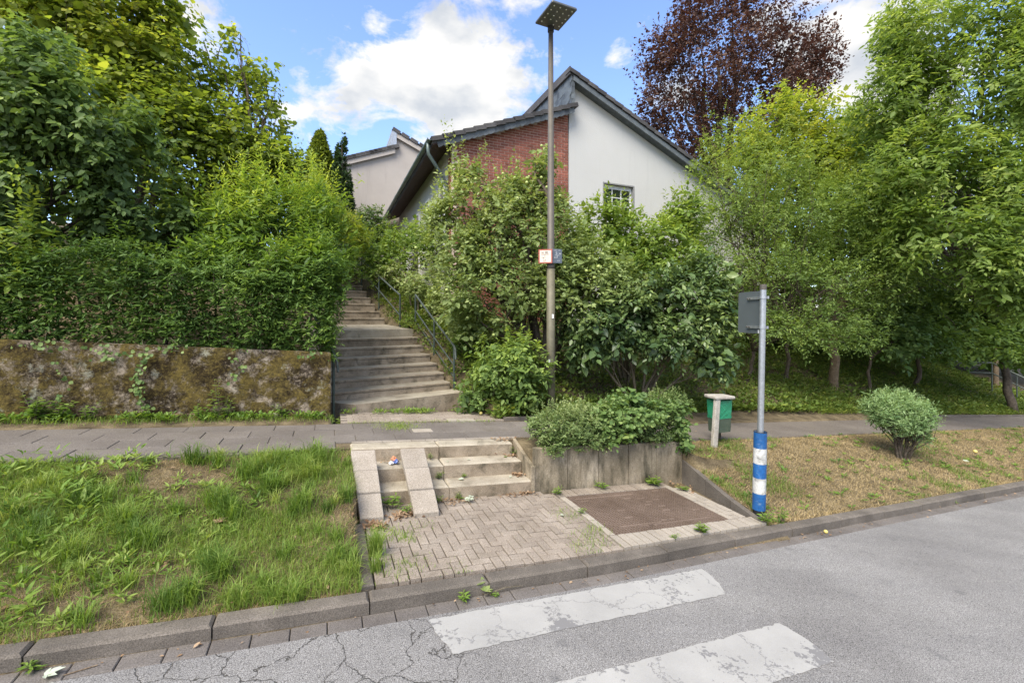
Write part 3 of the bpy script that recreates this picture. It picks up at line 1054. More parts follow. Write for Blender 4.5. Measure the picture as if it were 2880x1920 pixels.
# ------------------------------------------------------------------ long stairs
def stairs():
    root = empty('stairs', (LOW[1][0], LOW[1][1], .6), 0)
    tag(root, 'long concrete stairs climbing between clipped hedge and apple tree', 'stairs')
    WD = 2.62

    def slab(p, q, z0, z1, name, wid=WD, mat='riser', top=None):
        """block between the riser face at p and the one at q, right ends given"""
        p = np.array(p); q = np.array(q)
        a, b2 = p, q
        c8 = []
        for z in (z0, z1):
            for x in (a - sn * wid, a, b2, b2 - sn * wid):
                c8.append((x[0], x[1], z))
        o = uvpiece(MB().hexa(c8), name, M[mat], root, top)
        bv = o.modifiers.new('bevel', 'BEVEL'); bv.width = .012; bv.segments = 2
        return o
    # wedge-shaped bottom step, in line with the footpath
    P = [(-2.80, 8.00), (-.99, 9.36), (-1.30, 9.80), (-3.5, 8.3)]
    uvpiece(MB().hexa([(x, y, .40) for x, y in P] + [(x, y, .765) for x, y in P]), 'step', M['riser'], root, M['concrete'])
    for flight, last in ((LOW[1:], None), (UPP, (-5.3, 15.3))):
        for k, p in enumerate(flight):
            q = flight[k + 1][:2] if k + 1 < len(flight) else last
            if q is None: continue
            qq = np.array(q) + sdv * .06
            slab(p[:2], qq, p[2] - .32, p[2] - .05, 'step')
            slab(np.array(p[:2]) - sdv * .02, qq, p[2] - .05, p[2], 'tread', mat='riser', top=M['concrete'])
    p7 = np.array(LOW[7][:2]); q0 = np.array(UPP[0][:2]) + sdv * .05
    c8 = []
    for dz in (-.35, 0):
        for x, z in ((p7 - sn * WD, 2.015), (p7, 2.015), (q0, 2.13), (q0 - sn * WD, 2.13)):
            c8.append((x[0], x[1], z + dz))
    uvpiece(MB().hexa(c8), 'landing', M['concrete'], root)


stairs()


def rail_set(name, lab, posts, rails, mats, grp=None):
    root = empty(name, posts[0][0], 0)
    tag(root, lab, 'handrail', grp)
    o0 = Vector(posts[0][0])
    for a, h in posts:
        a = Vector(a)
        MB().tube([a - o0 - Vector((0, 0, .25)), a - o0 + Vector((0, 0, h))], .024, 10).build('post', M[mats[0]], root, smooth=False)
    for nm, pts, r in rails:
        MB().tube([Vector(p) - o0 for p in pts], r, 10).build(nm, M[mats[1]], root)


def P3(p, dn, dt, z):
    q = np.array(p[:2]) + sn * dn + sdv * dt
    return Vector((q[0], q[1], z))


a, b_, c_ = P3(LOW[1], .10, .0, .8), P3(LOW[4], .10, .0, 1.36), P3(LOW[7], .10, .1, 2.0)
rail_set('handrail', 'green steel handrail along the right side of the lower stairs', [(a, .88), (b_, .88), (c_, .92)],
         [('top_rail', [a + Vector((.05, -.10, .62)), a + Vector((.03, -.05, .84)), a + Vector((0, 0.0, .90)), b_ + Vector((0, 0, .90)), c_ + Vector((0, 0, .93))], .024),
          ('mid_rail', [a + Vector((0, 0, .48)), b_ + Vector((0, 0, .48)), c_ + Vector((0, 0, .50))], .017),
          ('low_rail', [a + Vector((0, 0, .22)), b_ + Vector((0, 0, .22)), c_ + Vector((0, 0, .24))], .017)], ('rail', 'rail_grey'), 'handrails beside the long stairs')
a, b_, c_ = P3(UPP[0], .12, -.9, 2.08), P3(UPP[2], .12, 0, 2.70), P3(UPP[5], .12, .5, 3.40)
rail_set('handrail', 'green steel handrail along the right side of the upper stairs', [(a, .85), (b_, .88), (c_, .90)],
         [('top_rail', [a + Vector((0, 0, .86)), b_ + Vector((0, 0, .90)), c_ + Vector((0, 0, .92))], .024),
          ('mid_rail', [a + Vector((0, 0, .30)), b_ + Vector((0, 0, .46)), c_ + Vector((0, 0, .50))], .017)], ('rail', 'rail_grey'), 'handrails beside the long stairs')
a = WE(.10, 8.42, .66)
rail_set('handrail', 'green handrail post at the end of the mossy wall', [(a, 1.05)],
         [('top_rail', [a + Vector((.10, -.05, .72)), a + Vector((.07, -.03, .90)), a + Vector((.0, .0, 1.06)), a + Vector((-.9, 1.25, 1.75))], .022)], ('rail', 'rail_grey'), 'handrails beside the long stairs')
# far right handrail
Y = 17.5
a, b_, c_ = at(2790, 1085, Y), at(2860, 1120, Y - .6), at(3000, 1190, Y - 1.6)
rail_set('handrail', 'grey handrail going down at the far right under the trees', [(a, .9), (b_, .9), (c_, .9)],
         [('top_rail', [a + Vector((-.6, .3, .9)), a + Vector((0, 0, .9)), b_ + Vector((0, 0, .9)), c_ + Vector((0, 0, .9))], .03),
          ('mid_rail', [a + Vector((-.6, .3, .5)), a + Vector((0, 0, .5)), b_ + Vector((0, 0, .5)), c_ + Vector((0, 0, .5))], .025)], ('rail_grey', 'rail_grey'))

# brick patch at the foot of the long stairs
u = .25
rowk = 0
for k in range(8):
    v = 7.66 + k * .10
    u = .2 + (.1 if k % 2 else 0)
    while u < 2.9 - .03 * k:
        x, y, z = WE(u, v, 0)
        t = (x - LOW[0][0]) * sdv[0] + (y - LOW[0][1]) * sdv[1]
        wl = np.interp(u, [.4, 2.9], [8.36, 8.42]) if v > 8.2 else 9
        if v < wl and not (1.93 < u + .1 < 2.46 and v < 7.8):
            uvpiece(cpiece(u + .003, u + .197, v + .003, v + .097, .56, .662 + random.uniform(-.004, .004), .005), 'paver', M['paver'], pav)
        u += .2

# ------------------------------------------------------------------ houses
def render_mat(name, c, var=.08):
    m, t, b, out = newmat(name)
    p = geo_pos(t)
    n1 = noise_node(t, .8, 8, .65, p)
    r = ramp_node(t, ((.3, tuple(x * (1 - var) for x in c)), (.7, c))); t.links.new(n1.outputs[0], r.inputs[0])
    mp = t.nodes.new('ShaderNodeMapping'); mp.inputs['Scale'].default_value = (3, 3, .25); t.links.new(p, mp.inputs[0])
    n2 = noise_node(t, 1.5, 6, .7, mp.outputs[0])
    s = ramp_node(t, ((.55, (0, 0, 0)), (.8, (1, 1, 1)))); t.links.new(n2.outputs[0], s.inputs[0])
    cc = mixrgb(t, math_node(t, 'MULTIPLY', s.outputs[0], var * 3.2), r.outputs[0], tuple(x * .55 for x in c))
    t.links.new(cc, b.inputs['Base Color'])
    b.inputs['Roughness'].default_value = .95
    b.inputs['Specular IOR Level'].default_value = .15
    n3 = noise_node(t, 40, 4, .6, p)
    add_bump(t, b, n3.outputs[0], .5, .015)
    return m


M['render_white'] = render_mat('white_render', (.53, .525, .505), .06)
M['render_grey'] = render_mat('stained_grey_render', (.46, .415, .375), .13)
M['tile'] = mineral('dark_roof_tile', ((.3, (0.047, 0.045, 0.046)), (.7, (0.089, 0.085, 0.085))), 2.5, 60, .4, rnd=.32, bump=.4, rough=.7)
M['slate'] = mineral('slate_shingle', ((.3, (0.062, 0.071, 0.077)), (.7, (0.105, 0.118, 0.124))), 5, 70, .35, rnd=.42, bump=.3, rough=.5, spec=.4)
M['brick'] = mineral('red_brick', ((.3, (.215, .078, .054)), (.7, (.315, .118, .082))), 3, 80, .4, rnd=.22, bump=.4)
M['mortar'] = plain('brick_mortar', (.62, .48, .41), .95, 0, .1, 9)
M['soffit'] = plain('brown_soffit_boards', (.060, .030, .022), .7, 0, .3, 4)
M['zinc'] = plain('green_grey_gutter', (.14, .18, .165), .45, .25, .25, 6)
M['frame'] = plain('white_window_frame', (.72, .73, .72), .45, 0, .03, 8)
M['reveal'] = plain('grey_window_reveal', (.22, .22, .215), .8, 0, .08, 8)


def glass_mat():
    m, t, b, out = newmat('window_glass')
    b.inputs['Base Color'].default_value = (.018, .026, .022, 1)
    b.inputs['Roughness'].default_value = .06
    b.inputs['Specular IOR Level'].default_value = .8
    return m


M['glass'] = glass_mat()


def shingle(w, h, t=.012, rnd=.35):
    """slate with a rounded lower edge, hanging down from its top centre; x across, z down"""
    pts = [(-w / 2, 0), (w / 2, 0), (w / 2, -h * (1 - rnd))]
    for k in range(1, 4):
        a = math.pi / 2 * k / 4
        pts.append((w / 2 - w * (1 - math.cos(a)) * .9, -h * (1 - rnd) - h * rnd * math.sin(a)))
    pts.append((-w / 2, -h))
    n = len(pts)
    V = [(x, -t, z) for x, z in pts] + [(x, 0, z) for x, z in pts]
    Fc = [tuple(range(n)), tuple(reversed(range(n, 2 * n)))] + [(i, n + i, n + (i + 1) % n, (i + 1) % n) for i in range(n)]
    me = bpy.data.meshes.new('slate')
    me.from_pydata(V, [], [tuple(reversed(q)) for q in Fc])
    me.materials.append(M['slate'])
    return me


def house():
    V0 = 13.07
    uL, uW, uR, uE = 2.79, 3.455, 7.44, 16.6
    base = W(uW, V0, 0)
    root = empty('house', base, PSI)
    tag(root, 'white rendered house with red brick gable section and dark stepped roof', 'house')
    lx = lambda u: u - uW               # local: x along the street, y away, z up (world)
    zl = lambda u: 7.30 + .392 * (u - uL)            # underside line of the left roof at the verge
    zr = lambda u: 10.20 - .436 * (u - uR)
    D = 10.8
    # white gable wall and body
    xs = [lx(uR), lx(uE)]
    mb = MB()
    mb.add([(xs[0], 0, 1), (xs[1], 0, 1), (xs[1], 0, zr(uE) - .1), (xs[0], 0, zr(uR) - .1), (xs[0], D, 1), (xs[1], D, 1), (xs[1], D, zr(uE) - .1), (xs[0], D, zr(uR) - .1)],
           [(4, 7, 6, 5), (0, 3, 7, 4), (1, 5, 6, 2), (3, 2, 6, 7)])
    # front with a window opening
    a, b_, c_, d_ = lx(8.80), lx(10.06), 5.62, 6.96
    z1 = 1
    za = zr(uR + a - xs[0]) - .1; zb = zr(uR + b_ - xs[0]) - .1
    mb.add([(xs[0], 0, z1), (a, 0, z1), (a, 0, za), (xs[0], 0, zr(uR) - .1)], [(0, 1, 2, 3)])
    mb.add([(b_, 0, z1), (xs[1], 0, z1), (xs[1], 0, zr(uE) - .1), (b_, 0, zb)], [(0, 1, 2, 3)])
    mb.add([(a, 0, z1), (b_, 0, z1), (b_, 0, c_), (a, 0, c_)], [(0, 1, 2, 3)])
    mb.add([(a, 0, d_), (b_, 0, d_), (b_, 0, zb), (a, 0, za)], [(0, 1, 2, 3)])
    mb.build('white_wall', M['render_white'], root)
    rv = MB()
    for p in (((a, 0, c_), (a, 0, d_), (a, .2, d_), (a, .2, c_)), ((b_, 0, d_), (b_, 0, c_), (b_, .2, c_), (b_, .2, d_)), ((a, 0, d_), (b_, 0, d_), (b_, .2, d_), (a, .2, d_)), ((b_, 0, c_), (a, 0, c_), (a, .2, c_), (b_, .2, c_))):
        rv.add(p, [(0, 1, 2, 3)])
    for p in ((a - .03, a + .015, c_ - .03, d_ + .03), (b_ - .015, b_ + .03, c_ - .03, d_ + .03)):
        rv.box(p[0], p[1], -.012, .05, p[2], p[3])
    rv.box(a + .016, b_ - .016, -.0115, .05, d_ - .015, d_ + .03)
    win = rv.build('window', M['reveal'], root)
    fr = MB()
    fr.box(a + .002, a + .07, .12, .19, c_, d_ - .002).box(b_ - .07, b_ - .002, .12, .19, c_, d_ - .002).box(a + .0705, b_ - .0705, .121, .189, d_ - .14, d_ - .003).box(a + .0705, b_ - .0705, .121, .189, c_ + .002, c_ + .07)
    fr.build('window_frame', M['frame'], win)
    br = MB()
    for k in (1, 2):
        x = a + .07 + (b_ - a - .14) * k / 3
        br.box(x - .013, x + .013, .128, .17, c_ + .0705, d_ - .1405)
    for k in (1, 2, 3):
        z = d_ - .14 - .285 * k
        br.box(a + .0706, b_ - .0706, .131, .168, z - .013, z + .013)
    br.build('glazing_bars', M['frame'], win)
    MB().box(a + .0703, b_ - .0703, .16, .166, c_ + .0703, d_ - .1403).build('pane', M['glass'], win)
    # brick section: mortar core, bricks proud of it
    x0, x1 = lx(uW), lx(uR) - .035
    mb = MB()
    mb.add([(x0, .02, 1), (x1, .02, 1), (x1, .02, zl(uR)), (x0, .02, zl(uW)), (x0, .2, 1), (x1, .2, 1), (x1, .2, zl(uR)), (x0, .2, zl(uW))],
           [(0, 1, 2, 3), (7, 6, 5, 4), (0, 3, 7, 4), (1, 5, 6, 2), (3, 2, 6, 7)])
    mb.build('brick_core', M['mortar'], root)
    bl, bh, jt = .234, .066, .018
    me = MB().cbox(0, bl, 0, .1, 0, bh, .002).build('brick', M['brick'])
    src = me.data
    bpy.data.objects.remove(me)
    hl = MB().cbox(0, .115, 0, .1, 0, bh, .002).build('brick', M['brick'])
    srch = hl.data
    bpy.data.objects.remove(hl)
    rest = MB()
    nb = 0
    zt = 9.2
    course = 0
    while zt > 1.6:
        z = zt - bh
        x = x1 - (bl if course % 2 == 0 else .115)
        half = course % 2 == 1
        while True:
            L = .115 if half else bl
            if x < x0 - .001: break
            u_mid = uW + x + L / 2
            if z + bh < zl(u_mid) - .03:
                low_lim = np.interp(u_mid, [3.4, 4.6, 5.6, 6.6, 7.4], [6.0, 6.35, 6.1, 6.4, 6.2])
                if z > low_lim and nb < 298:
                    o = copy_piece(srch if half else src, 'brick', root, (x, random.uniform(.002, .007), z), (0, 0, 0)); nb += 1
                else:
                    rest.box(x, x + L, .004, .1, z, z + bh)
            half = False
            x -= bl + jt
        zt -= bh + jt
        course += 1
    o = rest.build('brickwork', M['brick'], root); o['kind'] = 'stuff'
    # brick return on the left corner
    rest = MB()
    for k in range(40):
        z = 7.2 - k * (bh + jt)
        for q in range(2):
            L = bl if (k + q) % 2 else .115
            y = .105 if q == 0 else .105 + (.115 if k % 2 == 0 else bl) + jt
            rest.box(x0 - .006, x0 + .09, y, y + L, z - bh, z)
    o = rest.build('corner_brickwork', M['brick'], root); o['kind'] = 'stuff'
    # left side wall (white) with dark windows, deep under the eaves
    mb = MB().box(x0 + .01, x0 + .16, .62, D, 1, zl(uW) + .05)
    mb.build('side_wall', M['render_white'], root)
    for (y0, y1, zz0, zz1) in ((.95, 1.55, 4.6, 6.75), (3.3, 3.9, 5.2, 6.7), (5.2, 6.6, 3.6, 6.6), (8.3, 9.6, 3.6, 6.6)):
        w_ = MB().box(x0 - .02, x0 + .05, y0, y1, zz0, zz1).build('side_window', M['frame'], root)
        MB().box(x0 - .026, x0 + .03, y0 + .09, y1 - .09, zz0 + .09, zz1 - .09).build('pane', M['glass'], w_)
    # left roof slab, soffit, verge
    ov = -.32
    xl = lx(uL)
    t_ = .15
    mb = MB()
    mb.hexa([(xl, ov + .02, zl(uL) + .02), (lx(uR), ov + .02, zl(uR) + .02), (lx(uR), D, zl(uR) + .02), (xl, D, zl(uL) + .02),
             (xl, ov + .02, zl(uL) + t_), (lx(uR), ov + .02, zl(uR) + t_), (lx(uR), D, zl(uR) + t_), (xl, D, zl(uL) + t_)])
    mb.build('roof', M['tile'], root)
    mb = MB()
    nb_ = 9
    for k in range(nb_):
        ua, ub = uL + .02 + (uW - uL - .02) * k / nb_, uL + .02 + (uW - uL - .02) * (k + 1) / nb_ - .006
        mb.hexa([(lx(ua), ov + .04, zl(ua) - .02), (lx(ub), ov + .04, zl(ub) - .02), (lx(ub), D, zl(ub) - .02), (lx(ua), D, zl(ua) - .02),
                 (lx(ua), ov + .04, zl(ua) + .018), (lx(ub), ov + .04, zl(ub) + .018), (lx(ub), D, zl(ub) + .018), (lx(ua), D, zl(ua) + .018)])
    o = mb.build('soffit_boards', M['soffit'], root)
    # verge: slate strip and edge tiles, left roof
    ang = math.atan(.392)
    sh = shingle(.215, .205)
    n = 26
    for k in range(n):
        u_ = uL + .12 + (uR - uL - .14) * (k + .5) / n
        o = copy_piece(sh, 'slate', root, (lx(u_), ov + .03 - .004 * (k % 2), zl(u_) + .085), (random.uniform(-.03, .03), -ang + random.uniform(-.02, .02), 0))
    tl = MB().hexa([(-.02, -.03, -.09), (.36, -.03, -.09), (.36, .30, -.09), (-.02, .30, -.09), (-.02, -.03, .035), (.36, -.03, .035), (.36, .30, .035), (-.02, .30, .035)]).build('verge_tile', M['tile'])
    bt = tl.data; bpy.data.objects.remove(tl)
    n = 15
    stp = (uR + .12 - uL) / n / 1.0
    for k in range(n):
        u_ = uL - .02 + stp * k
        copy_piece(bt, 'verge_tile', root, (lx(u_), ov - .02, zl(u_) + .175), (0, -ang + .10, 0))
    # right roof
    mb = MB()
    xa, xb = lx(uR) - .12, lx(uE) + .6
    za_, zb_ = zr(uR - .12), zr(uE + .6)
    mb.hexa([(xa, ov + .02, za_), (xb, ov + .02, zb_), (xb, D, zb_), (xa, D, za_), (xa, ov + .02, za_ + .15), (xb, ov + .02, zb_ + .15), (xb, D, zb_ + .15), (xa, D, za_ + .15)])
    mb.build('roof', M['tile'], root)
    ang2 = math.atan(.436)
    L = (xb - xa)
    bo = MB().hexa([(xa + .12, ov, za_ - .19), (xb, ov, zb_ - .14), (xb, ov + .05, zb_ - .14), (xa + .12, ov + .05, za_ - .19),
                    (xa + .12, ov, za_ - .02), (xb, ov, zb_ + .03), (xb, ov + .05, zb_ + .03), (xa + .12, ov + .05, za_ - .02)])
    bo.build('verge_board', M['slate'], root)
    MB().hexa([(xa + .12, ov + .05, za_ - .17), (xb, ov + .05, zb_ - .12), (xb, 0, zb_ - .12), (xa + .12, 0, za_ - .17),
               (xa + .12, ov + .05, za_ - .14), (xb, ov + .05, zb_ - .09), (xb, 0, zb_ - .09), (xa + .12, 0, za_ - .14)]).build('verge_soffit', M['slate'], root)
    n = 29
    for k in range(n):
        x = xa + L * k / n
        z = za_ + (zb_ - za_) * k / n
        copy_piece(bt, 'verge_tile', root, (x, ov - .02, z + .145), (0, ang2 - .07, 0))
    # slate-hung step between the two roofs
    MB().box(lx(uR) - .06, lx(uR) - .02, ov + .06, D, zl(uR) + .1, zr(uR) - .0).build('step_wall', M['slate'], root)
    sq = shingle(.26, .27)
    zz = zl(uR) + .34
    row = 0
    while zz < zr(uR) + .12:
        y = ov + .16 + (.11 if row % 2 else 0)
        while y < 4.4:
            o = copy_piece(sq, 'slate', root, (lx(uR) - .062 - .004 * (row % 2) - .001 * random.random(), y, zz), (random.uniform(-.02, .02), random.uniform(-.015, .015), R(-90)))
            y += .222
        zz += .20
        row += 1
    for k in range(5):
        copy_piece(shingle(.12, .24), 'slate', root, (lx(uR) + .0, ov + .052, zl(uR) + .36 + .2 * k), (0, 0, 0))
    MB().box(lx(uR) - .15, lx(uR) - .11, ov, D, zr(uR) + .04, zr(uR) + .30).build('ridge_cap', M['tile'], root)
    # eaves gutter and downpipe
    g = MB()
    y0 = ov - .02
    prof = [(math.cos(a) * .07, math.sin(a) * .07) for a in np.linspace(math.pi, 2 * math.pi, 9)]
    zg = zl(uL) + .16
    Vv = []
    for y in (y0, D):
        Vv += [(xl - .075 + x, y, zg + z) for x, z in prof] + [(xl - .075 + x * .86, y, zg + z * .86) for x, z in reversed(prof)]
    m_ = len(prof) * 2
    g.add(Vv, [(i, (i + 1) % m_, m_ + (i + 1) % m_, m_ + i) for i in range(m_)] + [tuple(reversed(range(m_))), tuple(range(m_, 2 * m_))])
    g.build('eaves_gutter', M['zinc'], root)
    for k in range(4):
        y = y0 + 1.6 + k * 2.6
        MB().tube([(xl - .075, y, zg - .005), (xl - .075, y + .05, zg - .005)], .078, 12).build('gutter_joint', M['zinc'], root)
    y = y0 + .28
    MB().tube([(xl - .075, y, zg - .03), (xl - .075, y, zg - .24), (xl - .06, y + .02, zg - .36), (x0 - .25, y + .3, zg - .86), (x0 - .09, y + .42, zg - 1.05), (x0 - .08, y + .45, zg - 1.3), (x0 - .08, y + .45, 3.0)], .05, 12).build('downpipe', M['zinc'], root, smooth=True)
    # terrace railing beside the left wall
    rr = empty('balcony_railing', W(1.2, 21.5, 4.7), PSI)
    tag(rr, 'thin grey railing of terrace at the far left of the house', 'railing')
    for k in range(4):
        MB().box(k * .75, k * .75 + .04, 0, .04, .3, 1.4).build('post', M['metal'], rr)
    for z in (.75, 1.1, 1.4):
        MB().box(-.02, 2.3, -.004, .044, z, z + .045).build('rail', M['metal'], rr)


house()


def back_house():
    V0 = 24.0
    root = empty('house', W(3.2, V0, 0), PSI)
    tag(root, 'grey stained house with stepped roof behind the brick house', 'house')
    zl = lambda x: 11.10 + .385 * x
    zr = lambda x: 12.0 - .44 * x
    xl, xe, D = -2.3, 5.5, 9
    mb = MB()
    mb.add([(xl, 0, 3), (0, 0, 3), (0, 0, zl(0) - .1), (xl, 0, zl(xl) - .1), (xl, D, 3), (0, D, 3), (0, D, zl(0) - .1), (xl, D, zl(xl) - .1)],
           [(0, 1, 2, 3), (4, 7, 6, 5), (0, 3, 7, 4), (3, 2, 6, 7)])
    mb.add([(0, 0, 3), (xe, 0, 3), (xe, 0, zr(xe) - .1), (0, 0, zr(0) - .1), (0, D, 3), (xe, D, 3), (xe, D, zr(xe) - .1), (0, D, zr(0) - .1)],
           [(0, 1, 2, 3), (4, 7, 6, 5), (1, 5, 6, 2), (3, 2, 6, 7), (0, 3, 7, 4)])
    mb.build('wall', M['render_grey'], root)
    for (a, za, b_, zb) in ((xl - .4, zl(xl - .4), .06, zl(.06)), (-.05, zr(-.05), xe + .4, zr(xe + .4))):
        MB().hexa([(a, -.12, za - .08), (b_, -.12, zb - .08), (b_, D, zb - .08), (a, D, za - .08), (a, -.12, za + .12), (b_, -.12, zb + .12), (b_, D, zb + .12), (a, D, za + .12)]).build('roof', M['tile'], root)
        MB().hexa([(a, -.17, za - .26), (b_, -.17, zb - .26), (b_, -.125, zb - .26), (a, -.125, za - .26), (a, -.17, za - .02), (b_, -.17, zb - .02), (b_, -.125, zb - .02), (a, -.125, za - .02)]).build('verge_board', M['render_grey'], root)
        n = 13
        tl = MB().box(0, .42, -.03, .25, -.12, .05).build('verge_tile', M['tile'])
        bt = tl.data; bpy.data.objects.remove(tl)
        an = math.atan((zb - za) / (b_ - a))
        for k in range(n):
            x = a + (b_ - a) * k / n
            copy_piece(bt, 'verge_tile', root, (x, -.20, za + (zb - za) * k / n + .13), (0, -an + (.06 if an < 0 else .06), 0))
    MB().box(-.10, -.002, -.15, D, zl(0) + .05, zr(0) + .05).build('step_cladding', M['metal'], root)
    for k in range(16):
        MB().box(-.13, -.101, -.1 + k * .4, -.07 + k * .4, zl(0) + .1, zr(0) + .03).build('standing_seam', M['metal'], root)
    MB().box(-.05, .13, -.19, -.175, zl(0) + .1, zr(0) + .06).build('corner_flashing', M['metal'], root)


back_house()

# ------------------------------------------------------------------ street lamp with two hydrant plates
def lamp():
    b0 = WE(4.06, 7.85, .62)
    root = empty('street_lamp', b0, 0)
    tag(root, 'tall tapered grey street lamp with flat square head behind the planter hedge', 'street lamp')
    x, y, z = b0
    MB().tube([(0, 0, -.3), (0, 0, 2.95)], [.086, .081], 20).build('pole_base', M['lamp_low'], root, smooth=True)
    MB().tube([(0, 0, 2.951), (0, 0, 3.02), (0.0, 0, 3.03), (.0, 0, 7.66)], [.081, .080, .073, .047], 20).build('pole', M['lamp'], root, smooth=True)
    hd = empty('lamp_head', (0, 0, 0), 0); hd.parent = root
    top = 7.70
    ca, sa = math.cos(R(25)), math.sin(R(25))
    u1, v1 = Vector((ca, sa, 0)), Vector((-sa, ca, 0))
    c0 = Vector((.07, -.28, top))
    hw, hd2 = .27, .34
    P = []
    for dz in (0, .055):
        for a, b_ in ((-1, -1), (1, -1), (1, 1), (-1, 1)):
            P.append(c0 + u1 * a * (hw if dz == 0 else hw - .01) + v1 * b_ * (hd2 if dz == 0 else hd2 - .01) + Vector((0, 0, dz)))
    MB().hexa(P).build('housing', M['lamp_head'], hd, bevel=.012)
    MB().tube([(0, 0, 7.60), (0, 0, 7.705)], .062, 14).build('socket', M['black'], hd)
    led = MB().tube([(0, 0, 0), (0, 0, -.008)], .014, 10).build('led', M['led']); lm = led.data; bpy.data.objects.remove(led)
    for i in range(4):
        for j in range(5):
            p = c0 + u1 * (-.19 + .128 * i) + v1 * (-.27 + .118 * j) + Vector((0, 0, 0))
            if i == 1 and j == 4: continue
            copy_piece(lm, 'led', hd, p, (0, 0, 0))
    # stickers on the pole
    MB().box(.015, .05, -.086, -.080, 1.98, 2.06).build('sticker', M['white_paint'], root)
    MB().box(-.06, -.02, -.088, -.078, 1.13, 1.18).build('sticker', M['white_paint'], root)
    return b0


lamp_p = lamp()
M['sign_red'] = plain('faded_red', (.36, .09, .06), .6, 0, .15, 12)
M['sign_cream'] = plain('faded_cream', (.62, .54, .46), .6, 0, .08, 20)
M['sign_blue'] = plain('faded_blue_grey', (.085, .105, .135), .6, 0, .12, 14)
M['ink'] = plain('black_ink', (.03, .028, .026), .6, 0, .05, 9)
M['pale_ink'] = plain('pale_ink', (.50, .52, .54), .6, 0, .05, 9)


def letters(txt, size, loc, mat, parent, rot=(R(90), 0, 0)):
    c = bpy.data.curves.new('lettering', 'FONT')
    c.body = txt
    c.size = size
    c.extrude = .0008
    c.materials.append(mat)
    tmp = bpy.data.objects.new('lettering', c)
    me = bpy.data.meshes.new_from_object(tmp)
    bpy.data.objects.remove(tmp)
    me.materials.clear(); me.materials.append(mat)
    o = bpy.data.objects.new('lettering', me)
    o.location = loc
    o.rotation_euler = rot
    return link(o, parent)


def plate(name, label, loc, rz, w, h, frame, face, ink, marks, bars):
    root = empty(name, loc, rz)
    tag(root, label, 'sign', 'hydrant plates on the lamp post')
    MB().box(-w / 2, w / 2, 0, .012, -h / 2, h / 2).build('plate', M[frame], root, bevel=.004)
    if face != frame:
        MB().box(-w / 2 + .026, w / 2 - .022, -.003, .001, -h / 2 + .024, h / 2 - .024).build('face', M[face], root)
    y = -.005
    for tx, s, x, z in marks:
        letters(tx, s, (x, y, z), M[ink], root)
    for a, b_, c_, d_ in bars:
        MB().box(a, b_, -.0052, -.001, c_, d_).build('line', M[ink], root)


lp = Vector((lamp_p.x, lamp_p.y, 0))
Zs = EYE + (893 - 723) / 1260 * 8.8
plate('hydrant_sign', 'cream hydrant plate with faded red border, left one on the lamp post', lp + Vector((-.115, -.115, Zs)), R(-12), .27, .275, 'sign_red', 'sign_cream', 'ink',
      [('H', .058, -.075, .052), ('80', .058, -.005, .054), ('1,', .055, -.078, -.035), ('4', .04, -.045, -.042), ('1,', .055, -.045, -.098), ('0', .035, -.01, -.088)], [(-.08, .07, .034, .040), (-.011, -.005, -.03, .034)])
plate('hydrant_sign', 'dark blue grey valve plate with pale figures, right one on the lamp post', lp + Vector((.118, -.085, Zs + .008)), R(14), .20, .275, 'sign_blue', 'sign_blue', 'pale_ink',
      [('S', .075, -.035, .03), ('80', .042, .035, .034), ('0,5', .045, -.068, -.045), ('1,9', .04, -.005, -.105)], [(-.05, .045, .010, .017), (-.005, .002, -.04, .010), (-.06, -.01, .106, .113), (.025, .06, .108, .114)])

